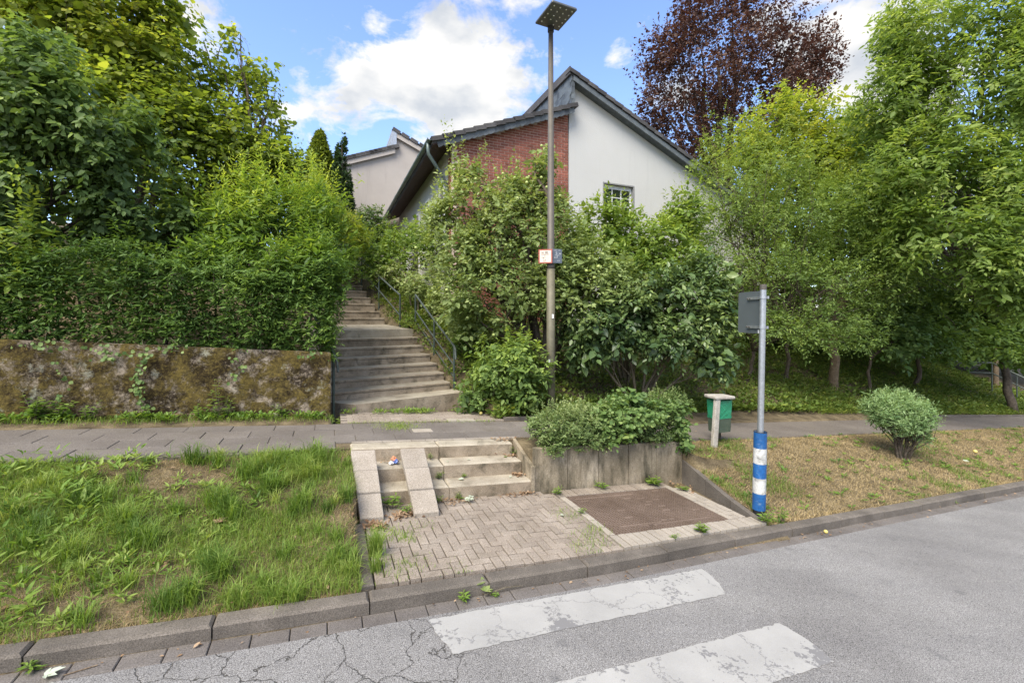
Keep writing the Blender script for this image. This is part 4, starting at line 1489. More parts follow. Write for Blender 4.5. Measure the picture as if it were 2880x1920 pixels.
# ------------------------------------------------------------------ sign pole with blue and white sleeve
def road_sign():
    b0 = WE(5.21, 4.18, .20)
    root = empty('road_sign', b0, 0)
    tag(root, 'back of a grey road sign on steel pole with blue and white banded sleeve', 'road sign')
    root.rotation_euler = (0, R(1.1), 0)
    blue = mineral('worn_blue_band', ((.3, (.010, .07, .22)), (.7, (.014, .11, .32))), 5, 40, .2, rnd=.12, bump=.1, rough=.4, stain=((.16, .24, .34), 8, .53, .68), spec=.5)
    white = mineral('dirty_white_band', ((.3, (.42, .42, .40)), (.7, (.62, .62, .60))), 4, 50, .3, bump=.1, rough=.5, stain=((.20, .195, .18), 9, .46, .66))
    MB().tube([(0, 0, -.2), (0, 0, 2.86)], .038, 16).build('pole', M['metal'], root, smooth=False)
    MB().tube([(0, 0, 2.8605), (0, 0, 2.93)], .041, 16).build('pole_cap', M['lamp'], root)
    zz = [.0, .215, .415, .60, .80, 1.005]
    for k in range(5):
        MB().tube([(0, 0, zz[k]), (0, 0, zz[k + 1] - .0005)], .079, 28, cap=False).build('blue_band' if k % 2 == 0 else 'white_band', blue if k % 2 == 0 else white, root, smooth=True)
    MB().tube([(0, 0, 1.0051), (0, 0, 1.012)], .080, 28, cap=False).build('sleeve_rim', M['black'], root)
    MB().tube([(0, 0, .985), (0, 0, .99)], .0775, 28).build('sleeve_cap', M['black'], root)
    MB().tube([(0, 0, -.06), (0, 0, -.001)], [.066, .073], 20).build('sleeve_foot', M['black'], root)
    d = unit(np.array([[-.06, .55]]))[0]
    d = Vector((d[0], d[1], 0)); nrm = Vector((-d.y, d.x, 0))      # panel runs away from the camera
    pnl = empty('sign_panel', (0, 0, 0), 0); pnl.parent = root
    def bx(a0, a1, b0_, b1_, z0, z1):
        P = []
        for z in (z0, z1):
            for a, b_ in ((a0, b0_), (a1, b0_), (a1, b1_), (a0, b1_)):
                q = d * a + nrm * b_
                P.append((q.x, q.y, z))
        return MB().hexa(P)
    # rounded panel
    w0, w1, z0, z1, rad = .045, .60, 2.285, 2.855, .035
    pts = []
    for cx, cz, a0 in ((w1 - rad, z1 - rad, 0), (w0 + rad, z1 - rad, 90), (w0 + rad, z0 + rad, 180), (w1 - rad, z0 + rad, 270)):
        for k in range(6):
            a = R(a0 + 18 * k)
            pts.append((cx + rad * math.cos(a), cz + rad * math.sin(a)))
    off = -.055
    n = len(pts)
    V = [tuple(d * a + nrm * off + Vector((0, 0, z))) for a, z in pts] + [tuple(d * a + nrm * (off + .004) + Vector((0, 0, z))) for a, z in pts]
    MB().add(V, [tuple(range(n)), tuple(reversed(range(n, 2 * n)))] + [(i, n + i, n + (i + 1) % n, (i + 1) % n) for i in range(n)]).build('panel', M['sign_back'], pnl)
    for z in (2.76, 2.37):
        bx(-.05, .38, off + .005, off + .026, z - .018, z + .018).build('bracket', M['metal'], root)
        MB().tube([(0, 0, z - .017), (0, 0, z + .017)], .046, 16).build('clamp', M['metal'], root)
        for a in (.10, .31, .36):
            q = d * a + nrm * (off + .026)
            MB().tube([q + Vector((0, 0, z)), q + nrm * .012 + Vector((0, 0, z))], .009, 8).build('bolt', M['lamp'], root)
    bx(.09, .16, off + .0045, off + .007, 2.29, 2.335).build('sticker', M['white_paint'], pnl)


road_sign()

# ------------------------------------------------------------------ litter bin
def bin_():
    b0 = WE(6.38, 6.02, .555)
    root = empty('litter_bin', b0, R(20))
    tag(root, 'green litter bin with bag under a concrete hood beside the dry verge', 'litter bin')
    conc = mineral('bin_concrete', ((.3, (.30, .275, .235)), (.7, (.46, .43, .385))), 6, 80, .4, stain=((.16, .14, .11), 7, .52, .75), bump=.4)
    green = mineral('dull_green_plastic', ((.3, (.040, .062, .045)), (.7, (.085, .105, .075))), 6, 60, .3, bump=.2, rough=.5)
    bag, t, b, out = newmat('green_bag_film')
    p = geo_pos(t)
    n = noise_node(t, 9, 5, .6, p, 1.2)
    r = ramp_node(t, ((.3, (.010, .17, .085)), (.7, (.025, .27, .14)))); t.links.new(n.outputs[0], r.inputs[0]); t.links.new(r.outputs[0], b.inputs['Base Color'])
    b.inputs['Roughness'].default_value = .28
    add_bump(t, b, n.outputs[0], .7, .03)
    # front post, leaning slightly, and the hood in one profile
    MB().hexa([(-.17, -.14, -.2), (-.06, -.14, -.2), (-.06, -.07, -.2), (-.17, -.07, -.2), (-.08, -.14, .80), (.02, -.14, .80), (.02, -.07, .80), (-.08, -.07, .80)]).build('front_post', conc, root, bevel=.012, seg=2)
    MB().hexa([(-.11, -.16, .79), (.36, -.14, .77), (.36, .14, .77), (-.08, .16, .79), (-.11, -.16, .85), (.36, -.14, .825), (.36, .14, .825), (-.08, .16, .85)]).build('hood', conc, root, bevel=.022, seg=3)
    MB().box(.18, .27, .10, .17, -.25, .78).build('rear_post', plain('dark_brown_post', (.055, .04, .03), .8, 0, .3, 12), root, bevel=.006)

    def body(z0, z1, g0, g1, n=7):
        """tapered rounded box as rings"""
        V, Fc = [], []
        ring = []
        for cx, cy, a0 in ((1, 1, 0), (-1, 1, 90), (-1, -1, 180), (1, -1, 270)):
            for k in range(4):
                a = R(a0 + 30 * k)
                ring.append((cx * .75 + .25 * math.cos(a), cy * .7 + .3 * math.sin(a)))
        m = len(ring)
        for i in range(n):
            f = i / (n - 1)
            g = g0 + (g1 - g0) * f + (.004 * math.sin(i * 2.3) if n > 4 else 0)
            for x, y in ring:
                V.append((.175 + x * .185 * g, .05 + y * .125 * g, z0 + (z1 - z0) * f))
        for i in range(n - 1):
            for k in range(m):
                Fc.append((i * m + k, i * m + (k + 1) % m, (i + 1) * m + (k + 1) % m, (i + 1) * m + k))
        Fc.append(tuple(reversed(range(m))))
        return V, Fc
    MB().add(*body(.18, .70, .90, 1.0, 4)).build('bin_body', green, root, smooth=False)
    V, Fc = body(.44, .745, .965, 1.04, 10)
    MB().add(V, Fc[:-1]).build('bin_bag', bag, root, smooth=True)
    V, Fc = body(.425, .465, .99, .995, 5)
    MB().add(V, Fc[:-1]).build('bag_fold', bag, root, smooth=True)
    MB().tube([(.33, -.06, .66), (.33, -.06, .80)], .006, 6).build('rod', M['metal'], root)


bin_()

# ------------------------------------------------------------------ foliage materials (leaf colours only)
L_ = {}
L_['yew'] = leafmat('hedge_leaf', greens((0.048, 0.099, 0.022), (0.117, 0.204, 0.040), (0.248, 0.345, 0.066)), .36)
L_['privet'] = leafmat('privet_leaf', greens((0.075, 0.138, 0.031), (0.172, 0.275, 0.046), (0.391, 0.462, 0.077)), .48)
L_['lilac'] = leafmat('lilac_leaf', greens((0.075, 0.126, 0.040), (0.156, 0.239, 0.064), (0.327, 0.424, 0.088)), .42)
L_['hazel'] = leafmat('hazel_leaf', greens((0.105, 0.159, 0.029), (0.220, 0.286, 0.046), (0.440, 0.445, 0.077)), .58)
L_['apple'] = leafmat('apple_leaf', greens((0.121, 0.177, 0.055), (0.242, 0.312, 0.105), (0.399, 0.447, 0.189)), .36)
L_['dark'] = leafmat('glossy_dark_leaf', greens((0.044, 0.087, 0.032), (0.113, 0.174, 0.055), (0.240, 0.309, 0.079)), .24, rough=.36, spec=.5)
L_['mid'] = leafmat('shrub_leaf', greens((0.082, 0.146, 0.033), (0.180, 0.269, 0.050), (0.336, 0.414, 0.072)), .38)
L_['plum'] = leafmat('plum_leaf', greens((0.090, 0.150, 0.040), (0.193, 0.277, 0.062), (0.350, 0.416, 0.095)), .40)
L_['maple'] = leafmat('maple_leaf', greens((0.092, 0.158, 0.033), (0.205, 0.294, 0.066), (0.410, 0.473, 0.154)), .52)
L_['beech'] = leafmat('copper_beech_leaf', greens((0.050, 0.027, 0.021), (0.108, 0.059, 0.042), (0.205, 0.121, 0.080)), .25, tint=(1.3, .85, .7))
L_['conifer'] = leafmat('golden_conifer_leaf', greens((.07, .11, .018), (.16, .21, .03), (.28, .32, .05)), .25)
L_['thuja'] = leafmat('dark_conifer_leaf', greens((.03, .058, .022), (.055, .10, .032), (.09, .15, .042)), .15)
L_['willow'] = leafmat('grey_green_leaf', greens((.10, .18, .07), (.22, .33, .14), (.40, .51, .25)), .36)
L_['coto'] = leafmat('small_shrub_leaf', greens((.085, .135, .045), (.18, .25, .085), (.36, .41, .18)), .34)
L_['vine'] = leafmat('vine_leaf', greens((.075, .14, .042), (.15, .235, .07), (.28, .36, .12)), .36)
L_['cover'] = leafmat('ground_cover_leaf', greens((0.065, 0.110, 0.022), (0.138, 0.204, 0.039), (0.325, 0.360, 0.073)), .3)
L_['weed'] = leafmat('weed_leaf', greens((.065, .14, .026), (.15, .25, .04), (.30, .38, .09)), .38)
L_['grass'] = leafmat('grass_blade', greens((0.075, 0.143, 0.023), (0.184, 0.281, 0.047), (0.414, 0.459, 0.137)), .40, rough=.55)
L_['dry'] = leafmat('dry_grass_blade', greens((0.191, 0.156, 0.063), (0.445, 0.343, 0.179), (0.657, 0.520, 0.304)), .3, tint=(1.1, 1.0, .7), rough=.7)
L_['litter'] = leafmat('dead_leaf', greens((.10, .055, .03), (.24, .15, .085), (.40, .29, .19)), .15, tint=(1.1, .9, .6), rough=.8)
M['fruit'] = plain('apple_skin', (.36, .42, .13), .4, 0, .18, 20)
M['fruit_y'] = plain('yellow_apple_skin', (.55, .45, .14), .45, 0, .15, 20)


def plant(name, label, cat, base, group=None):
    r = empty(name, base, 0)
    return tag(r, label, cat, group)


def rel(root, lobes):
    b = np.array(root.location)
    return [(c - b, r) for c, r in lobes]


def woody(root, targets, r0, seed, mat='bark', sub=None, nsub=6, base=(0, 0, -.2), name='trunk', stem=None):
    """trunk from the ground to a fork, then limbs to the targets"""
    g = np.random.default_rng(abs(int(seed)) + 1)
    mb = MB()
    b = Vector(base)
    if stem:
        f = Vector(stem)
        k = 6
        pts = [b + (f - b) * (i / k) + Vector(g.normal(size=3)) * .03 * (1 if 0 < i < k else 0) for i in range(k + 1)]
        mb.tube(pts, [r0 * (1.25 if i == 0 else 1 - .25 * i / k) for i in range(k + 1)], 10)
        b = f
        r0 *= .72
    branches(mb, b, targets, r0, g, sub=sub, nsub=nsub)
    return mb.build(name, M[mat], root, smooth=True)


def tree(name, label, cat, base, lobes, n, mat, seed, r0=.1, stem=None, bark='bark', nsub=6, group=None, shift=None, stems=None, **k):
    root = plant(name, label, cat, base, group)
    rl = rel(root, lobes)
    cr, tp = crown('crown', rl, n, L_[mat], root, seed, **k)
    if stems:
        for s_, (b, st) in enumerate(stems):
            woody(root, [tuple(c) for c, r in rl][s_::len(stems)] or [tuple(rl[0][0])], r0, seed + s_, bark, tp, nsub, base=b, stem=st)
    else:
        woody(root, [tuple(c) for c, r in rl], r0, seed, bark, tp, nsub, stem=stem)
    return root


def gpt(px, Y, up=0):
    """ground point under a photograph column, Y metres ahead"""
    x = (px - 1440) / 1260 * Y
    return Vector((x, Y, gz_xy(x, Y) + up))


# --- clipped hedge above the mossy wall
def box_foliage(name, fn, n, mat, parent, seed, **k):
    g = np.random.default_rng(abs(int(seed)) + 1)
    P, O = fn(n, g)
    out = O
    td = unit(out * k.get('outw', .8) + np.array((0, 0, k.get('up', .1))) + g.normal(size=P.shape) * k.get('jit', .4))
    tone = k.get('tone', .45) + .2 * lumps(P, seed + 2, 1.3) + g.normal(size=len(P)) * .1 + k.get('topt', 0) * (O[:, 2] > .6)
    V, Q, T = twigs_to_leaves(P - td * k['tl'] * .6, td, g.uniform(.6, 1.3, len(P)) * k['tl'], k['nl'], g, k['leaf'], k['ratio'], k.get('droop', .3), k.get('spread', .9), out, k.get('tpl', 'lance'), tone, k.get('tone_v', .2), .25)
    return np_mesh(name, V, Q, L_[mat], parent, T)


def hedge():
    root = plant('clipped_hedge', 'dark clipped hedge on top of the mossy wall', 'hedge', WE(-3, 8.7, 1.7))
    b = np.array(root.location)
    uL, uR, v0, v1 = -8.5, .10, 8.20, 9.5
    top = lambda u: 3.02 + .12 * np.sin(u * 1.7) + .10 * np.sin(u * 4.1 + 1) + .06 * np.sin(u * 9 + 2) + .25 * np.clip((u + 1.6) / 1.4, 0, 1) - .18 * np.clip((-u - 4.0) / 3, 0, 1.6)
    def fn(n, g):
        nf, nt, ne, ni = int(n * .54), int(n * .14), int(n * .10), int(n * .22)
        parts = []
        u = g.uniform(uL, uR, nf); e = 1.66 + (top(u) - 1.66) * g.random(nf) ** .92
        bulge = .10 * lumps(np.stack([u, e, u * 0], -1) * 2.4, 4, 1) + .14 * np.clip((e - 1.9) / 1.0, -.5, 1)
        parts.append((u, v0 - bulge + g.uniform(0, .20, nf), e, np.tile((0, -1.0, .25), (nf, 1))))
        u = g.uniform(uL, uR, nt); v = g.uniform(v0 - .1, v1, nt)
        parts.append((u, v, top(u) + g.normal(size=nt) * .12, np.tile((0, -.25, 1.0), (nt, 1))))
        v = g.uniform(v0 - .1, v1 + 2.5, ne); e = 1.62 + (3.4 - 1.62) * g.random(ne) + np.clip(v - 9.3, 0, 9) * .35
        parts.append((uR + .16 * np.clip(e - 1.9, 0, 1) + g.uniform(-.2, .06, ne) - np.clip(v - 9.0, 0, 9) * .15, v, e, np.tile((1.0, -.2, .3), (ne, 1))))
        u = g.uniform(uL, uR - .1, ni); v = g.uniform(v0 + .2, v0 + .7, ni); e = 1.66 + (top(u) - 1.8) * g.random(ni)
        parts.append((u, v, e, np.tile((0, -1.0, .2), (ni, 1))))
        uu = np.concatenate([p[0] for p in parts]); vv = np.concatenate([p[1] for p in parts]); ee = np.concatenate([p[2] for p in parts]); oo = np.concatenate([p[3] for p in parts])
        P = np.stack([uu * cP - vv * sP, uu * sP + vv * cP, ee - SLOPE * uu], -1) - b
        O = np.stack([oo[:, 0] * cP - oo[:, 1] * sP, oo[:, 0] * sP + oo[:, 1] * cP, oo[:, 2]], -1)
        keep = lumps(P, 77, 4.5) > -.75
        return P[keep], unit(O[keep])
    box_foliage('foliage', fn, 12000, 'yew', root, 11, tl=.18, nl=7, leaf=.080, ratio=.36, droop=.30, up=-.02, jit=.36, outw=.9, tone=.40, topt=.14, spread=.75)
    g = np.random.default_rng(4)
    mb = MB()
    for k in range(26):
        u = uL + (uR - uL) * (k + .5) / 26
        p = WE(u, 8.75, 1.6) - root.location
        mb.tube([p, p + Vector((g.normal() * .1, -.1, .8)), p + Vector((g.normal() * .2, -.3, 1.3))], [.022, .016, .005], 5)
    mb.build('stems', M['twig'], root, smooth=True)


hedge()

# privet-like shrub with upright shoots, right end of the hedge
tree('privet_shrub', 'bright green privet with upright shoots rising over the hedge end', 'shrub', WE(-1.0, 9.6, 1.9),
     [lobe(640, 640, 130, 95, 8.2), lobe(760, 610, 130, 110, 8.6), lobe(870, 620, 110, 110, 9.0), lobe(930, 700, 70, 110, 8.7), lobe(580, 720, 120, 70, 7.7), lobe(720, 740, 160, 80, 7.7, .6), lobe(860, 770, 110, 110, 8.0, .6), lobe(880, 585, 70, 45, 10.2)],
     2700, 'privet', 21, r0=.03, leaf=.100, ratio=.34, tpl='lance', nl=8, tl=.30, up=.65, droop=.25, tone=.36, topt=.62, shoots=170, shoot_len=.75, front=.35, bark='twig')
tree('privet_shrub', 'yellow green shrub between the privet and the grey house', 'shrub', WE(.2, 14.2, 3.3),
     [lobe(940, 625, 60, 55, 14), lobe(870, 570, 80, 60, 14.5), lobe(790, 520, 100, 65, 15), lobe(990, 665, 40, 50, 13.5)],
     1500, 'hazel', 22, r0=.03, leaf=.085, ratio=.45, nl=8, tl=.34, up=.6, tone=.62, topt=.3, shoots=50, front=.35)

# dark lilac on the left
tree('lilac_shrub', 'large dark bluish green lilac at the left edge above the hedge', 'shrub', WE(-5.2, 9.6, 2.0),
     [lobe(120, 300, 190, 190, 6.9), lobe(300, 420, 170, 170, 7.4), lobe(80, 560, 170, 160, 6.9), lobe(330, 610, 180, 110, 7.6), lobe(60, 160, 150, 110, 7.1), lobe(470, 640, 130, 90, 8.0)],
     2300, 'lilac', 31, r0=.055, leaf=.098, ratio=.62, nl=7, tl=.30, up=.2, droop=.75, hang=.3, tone=.38, topt=.40, front=.35, gap=-.42)
# tall weed in front of the lilac
tree('privet_shrub', 'young light green shoots in front of the lilac at left edge', 'shrub', WE(-5.6, 8.75, 2.9),
     [lobe(55, 690, 60, 90, 6.3), lobe(40, 800, 70, 60, 6.2), lobe(130, 760, 50, 45, 6.4)], 110, 'mid', 33, r0=.012, leaf=.10, ratio=.42, tpl='lance', nl=8, tl=.3, up=.8, tone=.6, shoots=10, shoot_len=.8, nsub=2)

# hazel tree behind
tree('hazel_tree', 'tall yellow green hazel filling the upper left above the lilac', 'tree', WE(-4.2, 13.0, 3.2),
     [lobe(250, 60, 240, 170, 10.5), lobe(440, 190, 160, 160, 11), lobe(330, 330, 220, 150, 10.3), lobe(540, 390, 190, 130, 11), lobe(690, 470, 140, 95, 11.5), lobe(80, -60, 250, 150, 10.5), lobe(440, 20, 90, 90, 11), lobe(800, 470, 80, 65, 12), lobe(560, 560, 140, 90, 10.8)],
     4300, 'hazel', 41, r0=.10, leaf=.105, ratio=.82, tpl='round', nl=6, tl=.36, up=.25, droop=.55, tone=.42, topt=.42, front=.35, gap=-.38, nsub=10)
tree('hazel_tree', 'slender hazel branch standing free against the blue sky', 'tree', WE(-1.6, 13.2, 3.2),
     [lobe(640, 200, 65, 90, 12), lobe(720, 210, 70, 70, 12), lobe(760, 300, 50, 80, 12), lobe(680, 300, 80, 50, 12), lobe(560, 110, 30, 25, 12), lobe(665, 90, 30, 55, 12), lobe(640, 380, 80, 40, 12), lobe(800, 370, 25, 50, 12), lobe(590, 250, 60, 60, 12)],
     430, 'hazel', 42, r0=.06, leaf=.095, ratio=.75, tpl='round', nl=5, tl=.34, up=.1, droop=.6, tone=.40, topt=.3, shell=.1, gap=-.15, nsub=9, rough=.4)


def cone_tree(name, label, px, ytip, ybase, hw, Y, n, mat, seed, leaf, pw=.75, tl=1.0):
    top = at(px, ytip, Y); bot = at(px, ybase, Y)
    root = plant(name, label, 'tree', (bot.x, bot.y, gz_xy(bot.x, bot.y)))
    b = np.array(root.location)
    g = np.random.default_rng(abs(int(seed)) + 1)
    h = top.z - b[2]
    rad = hw * Y / 1260
    f = 1 - g.random(n) ** .75 * .985
    r = rad * np.clip(1 - f, 0, 1) ** pw * (1.0) * (1 + .07 * g.normal(size=n))
    a = g.uniform(0, 6.283, n)
    P = np.stack([np.cos(a) * r, np.sin(a) * r, f * h], -1)
    O = unit(np.stack([np.cos(a), np.sin(a), .5 + 0 * a], -1))
    k = lumps(P, seed, 3.2) > -.7
    P, O, f = P[k], O[k], f[k]
    sz = np.clip((1 - f) * 4, .3, 1)
    td = unit(O * .5 + np.array((0, 0, 1.1)) + g.normal(size=P.shape) * .3)
    V, Q, T = twigs_to_leaves(P, td, g.uniform(.12, .34, len(P)) * sz * tl, 5, g, leaf, .45, .1, .6, O, 'lance', .45 + .2 * lumps(P, seed + 1, 1.5) + g.normal(size=len(P)) * .12, .2, .2)
    np_mesh('crown', V, Q, L_[mat], root, T)
    MB().tube([(0, 0, -.3), (0, 0, h * .9)], [.12, .02], 8).build('trunk', M['bark'], root)


cone_tree('golden_cypress', 'broad golden green conifer left of the narrow dark one', 900, 374, 760, 84, 20.2, 5000, 'conifer', 51, .19, .80, .8)
cone_tree('columnar_conifer', 'narrow dark columnar conifer left of the grey house', 962, 368, 900, 38, 19.6, 5200, 'thuja', 52, .115, .55, .5)

tree('laurel_shrub', 'dark glossy laurel below the grey house wall', 'shrub', gpt(1050, 18), [lobe(1040, 640, 65, 55, 18), lobe(1000, 670, 60, 55, 17), lobe(1080, 670, 50, 40, 18.5)],
     800, 'dark', 61, r0=.03, leaf=.13, ratio=.42, nl=7, tl=.3, up=.4, tone=.5, topt=.3, front=.4, bark='twig')

# shrubs on the bank right of the long stairs
tree('bank_shrub', 'mid green rambling shrub over the upper stair railing', 'shrub', gpt(1130, 14.5), [lobe(1080, 740, 90, 70, 14.5), lobe(1180, 700, 100, 70, 14.8), lobe(1020, 700, 55, 60, 15.5), lobe(1130, 660, 90, 40, 16), lobe(985, 740, 50, 45, 16.2)],
     1500, 'mid', 62, r0=.025, leaf=.085, ratio=.5, nl=7, tl=.28, up=.35, tone=.5, topt=.3, front=.35, bark='twig')
tree('bank_shrub', 'yellowish creeping shrub hanging over the stair handrail', 'shrub', gpt(1170, 12.6), [lobe(1185, 800, 70, 50, 13.0), lobe(1250, 850, 60, 50, 12.4), lobe(1120, 765, 55, 35, 13.8), lobe(1300, 890, 55, 45, 11.6)],
     900, 'apple', 63, r0=.02, leaf=.065, ratio=.5, nl=7, tl=.26, up=.25, droop=.5, tone=.55, topt=.2, front=.35, bark='twig')
tree('bank_shrub', 'dark leafy shrub at the foot of the stair handrail', 'shrub', gpt(1240, 10.6), [lobe(1300, 975, 40, 45, 10.7), lobe(1335, 935, 50, 55, 10.7), lobe(1150, 905, 25, 22, 12.3)], 420, 'mid', 64, r0=.015, leaf=.06, ratio=.5, nl=7, tl=.22, up=.2, tone=.3, front=.4, bark='twig', nsub=3)

# apple tree with fruit
apple_l = [lobe(1335, 590, 125, 105, 10.6), lobe(1460, 640, 150, 130, 10.2), lobe(1290, 710, 120, 110, 10.2), lobe(1560, 720, 140, 110, 9.9), lobe(1420, 800, 180, 110, 9.8), lobe(1620, 830, 150, 90, 9.6), lobe(1245, 610, 60, 50, 10.8), lobe(1340, 890, 110, 70, 9.9), lobe(1510, 570, 70, 70, 10.3), lobe(1690, 770, 120, 70, 9.7), lobe(1310, 480, 45, 40, 10.7), lobe(1530, 470, 30, 70, 10.3), lobe(1440, 545, 80, 55, 10.4), lobe(1560, 600, 60, 70, 10.2)]
ap = tree('apple_tree', 'old apple tree full of green apples before the brick gable', 'tree', gpt(1530, 10.3), apple_l, 4900, 'apple', 71, r0=.085, leaf=.082, ratio=.50, nl=7, tl=.27, up=.45, droop=.25, tone=.46, topt=.25, shoots=36, shoot_len=1.0,
          front=.35, gap=-.34, stem=None, nsub=16)


def fruits(root, lobes, n, seed):
    g = np.random.default_rng(abs(int(seed)) + 1)
    bm = bmesh.new(); bmesh.ops.create_icosphere(bm, subdivisions=2, radius=.036)
    for v in bm.verts: v.co.z *= .92
    me = bpy.data.meshes.new('apple'); bm.to_mesh(me); bm.free(); me.materials.append(M['fruit'])
    me.polygons.foreach_set('use_smooth', [True] * len(me.polygons))
    rl = rel(root, lobes)
    for k in range(n):
        c, r = rl[int(g.integers(len(rl)))]
        d = unit(g.normal(size=3)); d[1] = -abs(d[1])
        copy_piece(me, 'apple', root, tuple(c + d * r * g.uniform(.92, 1.08)), (0, 0, 0))
    return me


ap_me = fruits(ap, apple_l, 64, 5)

# dark broad-leaved shrubs right of the lamp
tree('broadleaf_shrub', 'fresh green shrub in front of the white wall window', 'shrub', gpt(1760, 11.4), [lobe(1700, 640, 90, 80, 11.4), lobe(1820, 680, 130, 90, 11.4), lobe(1920, 610, 70, 60, 11.8), lobe(1700, 740, 120, 80, 11), lobe(1880, 760, 120, 90, 11), lobe(1620, 700, 50, 60, 11)],
     1900, 'mid', 81, r0=.035, leaf=.105, ratio=.48, nl=7, tl=.30, up=.5, tone=.46, topt=.30, shoots=30, front=.35, bark='twig')
tree('broadleaf_shrub', 'dark glossy large leaved shrub between lamp post and sign', 'shrub', gpt(1800, 10.2), [lobe(1740, 900, 170, 95, 9.7), lobe(1880, 930, 130, 90, 9.6), lobe(1980, 880, 100, 90, 9.8), lobe(1850, 830, 170, 80, 10), lobe(2010, 1010, 70, 50, 9.5), lobe(1650, 960, 80, 70, 9.7), lobe(1960, 780, 90, 70, 10.2)],
     2300, 'dark', 82, r0=.03, leaf=.105, ratio=.52, nl=6, tl=.32, up=.1, droop=.6, hang=.1, tone=.46, topt=.25, front=.35, gap=-.45, bark='twig')
tree('elder_bush', 'leafy mid green bush beside the foot of the long stairs', 'shrub', gpt(1420, 8.95), [lobe(1400, 1040, 105, 75, 8.9), lobe(1480, 1030, 80, 75, 8.9), lobe(1330, 1100, 50, 40, 8.8), lobe(1430, 1000, 70, 50, 9.1), lobe(1480, 1110, 55, 45, 8.7), lobe(1400, 1110, 70, 40, 8.8)],
     680, 'lilac', 83, r0=.016, leaf=.085, ratio=.52, nl=7, tl=.30, up=.2, droop=.6, tone=.55, topt=.3, gap=-.35, rough=.35, shoots=14, shoot_len=.35, bark='twig')

# copper beech far behind
tree('copper_beech', 'large copper beech with purple brown foliage behind the white house', 'tree', gpt(2060, 34),
     [lobe(2060, 120, 230, 190, 33), lobe(1930, 260, 160, 150, 33), lobe(2170, 220, 190, 150, 33), lobe(2050, 360, 220, 130, 32), lobe(1880, 150, 90, 90, 33), lobe(2080, 10, 110, 80, 33), lobe(2240, 130, 110, 80, 33), lobe(1840, 330, 60, 80, 33), lobe(1950, 60, 90, 90, 33), lobe(2290, 200, 80, 50, 33), lobe(2000, 440, 160, 80, 32)],
     5000, 'beech', 91, r0=.42, leaf=.17, ratio=.6, nl=8, tl=1.1, up=.55, droop=.1, spread=.6, tone=.42, topt=.35, freq=.7, gap=-.30, shell=.35, rough=.30, shoots=120, shoot_len=1.8, nsub=14, fill=.35)

# small-leaved plum trees on the bank
plum_l = [lobe(2060, 900, 90, 60, 12), lobe(2190, 930, 90, 50, 11.8), lobe(2300, 950, 100, 45, 11.7), lobe(2410, 950, 90, 45, 12), lobe(2130, 640, 120, 80, 14), lobe(1985, 650, 75, 100, 13.2), lobe(2200, 720, 140, 90, 13.6), lobe(2020, 560, 110, 130, 13.5), lobe(2150, 500, 150, 150, 14), lobe(2260, 620, 170, 150, 13.5), lobe(2080, 740, 170, 130, 13), lobe(2250, 800, 190, 110, 12.6), lobe(2400, 780, 140, 120, 13), lobe(1990, 480, 60, 70, 13.8), lobe(2300, 900, 130, 60, 12.2), lobe(2150, 900, 110, 50, 12.4), lobe(2010, 380, 40, 70, 13.8), lobe(2420, 900, 100, 50, 12.4)]
tree('plum_tree', 'small leaved plum tree on the bank behind the road sign', 'tree', gpt(2160, 13.6), plum_l, 7800, 'plum', 101, r0=.06, leaf=.063, ratio=.45, tpl='lance', nl=8, tl=.32, up=.2, droop=.35, tone=.42, topt=.45, front=.3, gap=-.33, shoots=60, shoot_len=.8,
     stems=[((gpt(2100, 13.2) - gpt(2160, 13.6)) + Vector((0, 0, -.2)), (-.55, -.2, .9)), ((gpt(2215, 13.8) - gpt(2160, 13.6)) + Vector((0, 0, -.2)), (.7, .2, 1.6))], bark='bark', nsub=12)
t2 = gpt(2350, 14.0)
tree('plum_tree', 'tree with thick warm brown trunk leaning over the shaded bank', 'tree', t2, [lobe(2330, 700, 120, 100, 14.5), lobe(2450, 640, 120, 110, 14.8), lobe(2360, 560, 110, 90, 15), lobe(2500, 760, 110, 100, 14.2)],
     2300, 'mid', 102, r0=.14, leaf=.085, ratio=.5, nl=7, tl=.34, up=.15, droop=.4, tone=.42, topt=.35, front=.3, stem=(-.05, .1, 2.2), bark='bark_warm')
tree('hazel_tree', 'pale yellow green tree top below the copper beech', 'tree', gpt(2230, 18), [lobe(2230, 350, 130, 110, 17.5), lobe(2130, 420, 90, 90, 17.5), lobe(2330, 420, 110, 110, 17.5), lobe(2250, 480, 150, 100, 17), lobe(2400, 360, 70, 80, 18), lobe(2430, 480, 90, 90, 18)],
     2300, 'hazel', 103, r0=.11, leaf=.13, ratio=.62, nl=7, tl=.5, up=.3, droop=.35, tone=.50, topt=.35, front=.35, gap=-.3, freq=1.5)
# maple filling the right side
tree('maple_tree', 'big light green maple with drooping sprays at the right edge', 'tree', gpt(2850, 15.5),
     [lobe(2700, 60, 220, 150, 12), lobe(2560, 260, 140, 130, 12.5), lobe(2790, 280, 200, 170, 11.5), lobe(2650, 470, 180, 140, 11.5), lobe(2830, 540, 170, 150, 11), lobe(2640, 640, 150, 110, 11.2), lobe(2790, 730, 170, 110, 10.8), lobe(2560, 430, 110, 110, 12.5), lobe(2890, 120, 160, 160, 11.5), lobe(2520, 120, 70, 110, 13), lobe(2860, 830, 120, 70, 10.8), lobe(2480, 560, 120, 110, 13), lobe(2480, 350, 90, 110, 13.5), lobe(2540, 640, 120, 100, 12.5)],
     5800, 'maple', 111, r0=.13, leaf=.115, ratio=.44, tpl='lance', nl=9, tl=.42, up=.12, droop=.5, spread=1.0, fill=.6, tone=.44, topt=.30, front=.3, gap=-.36, freq=1.6, stem=(-.2, .3, 2.6), nsub=10)
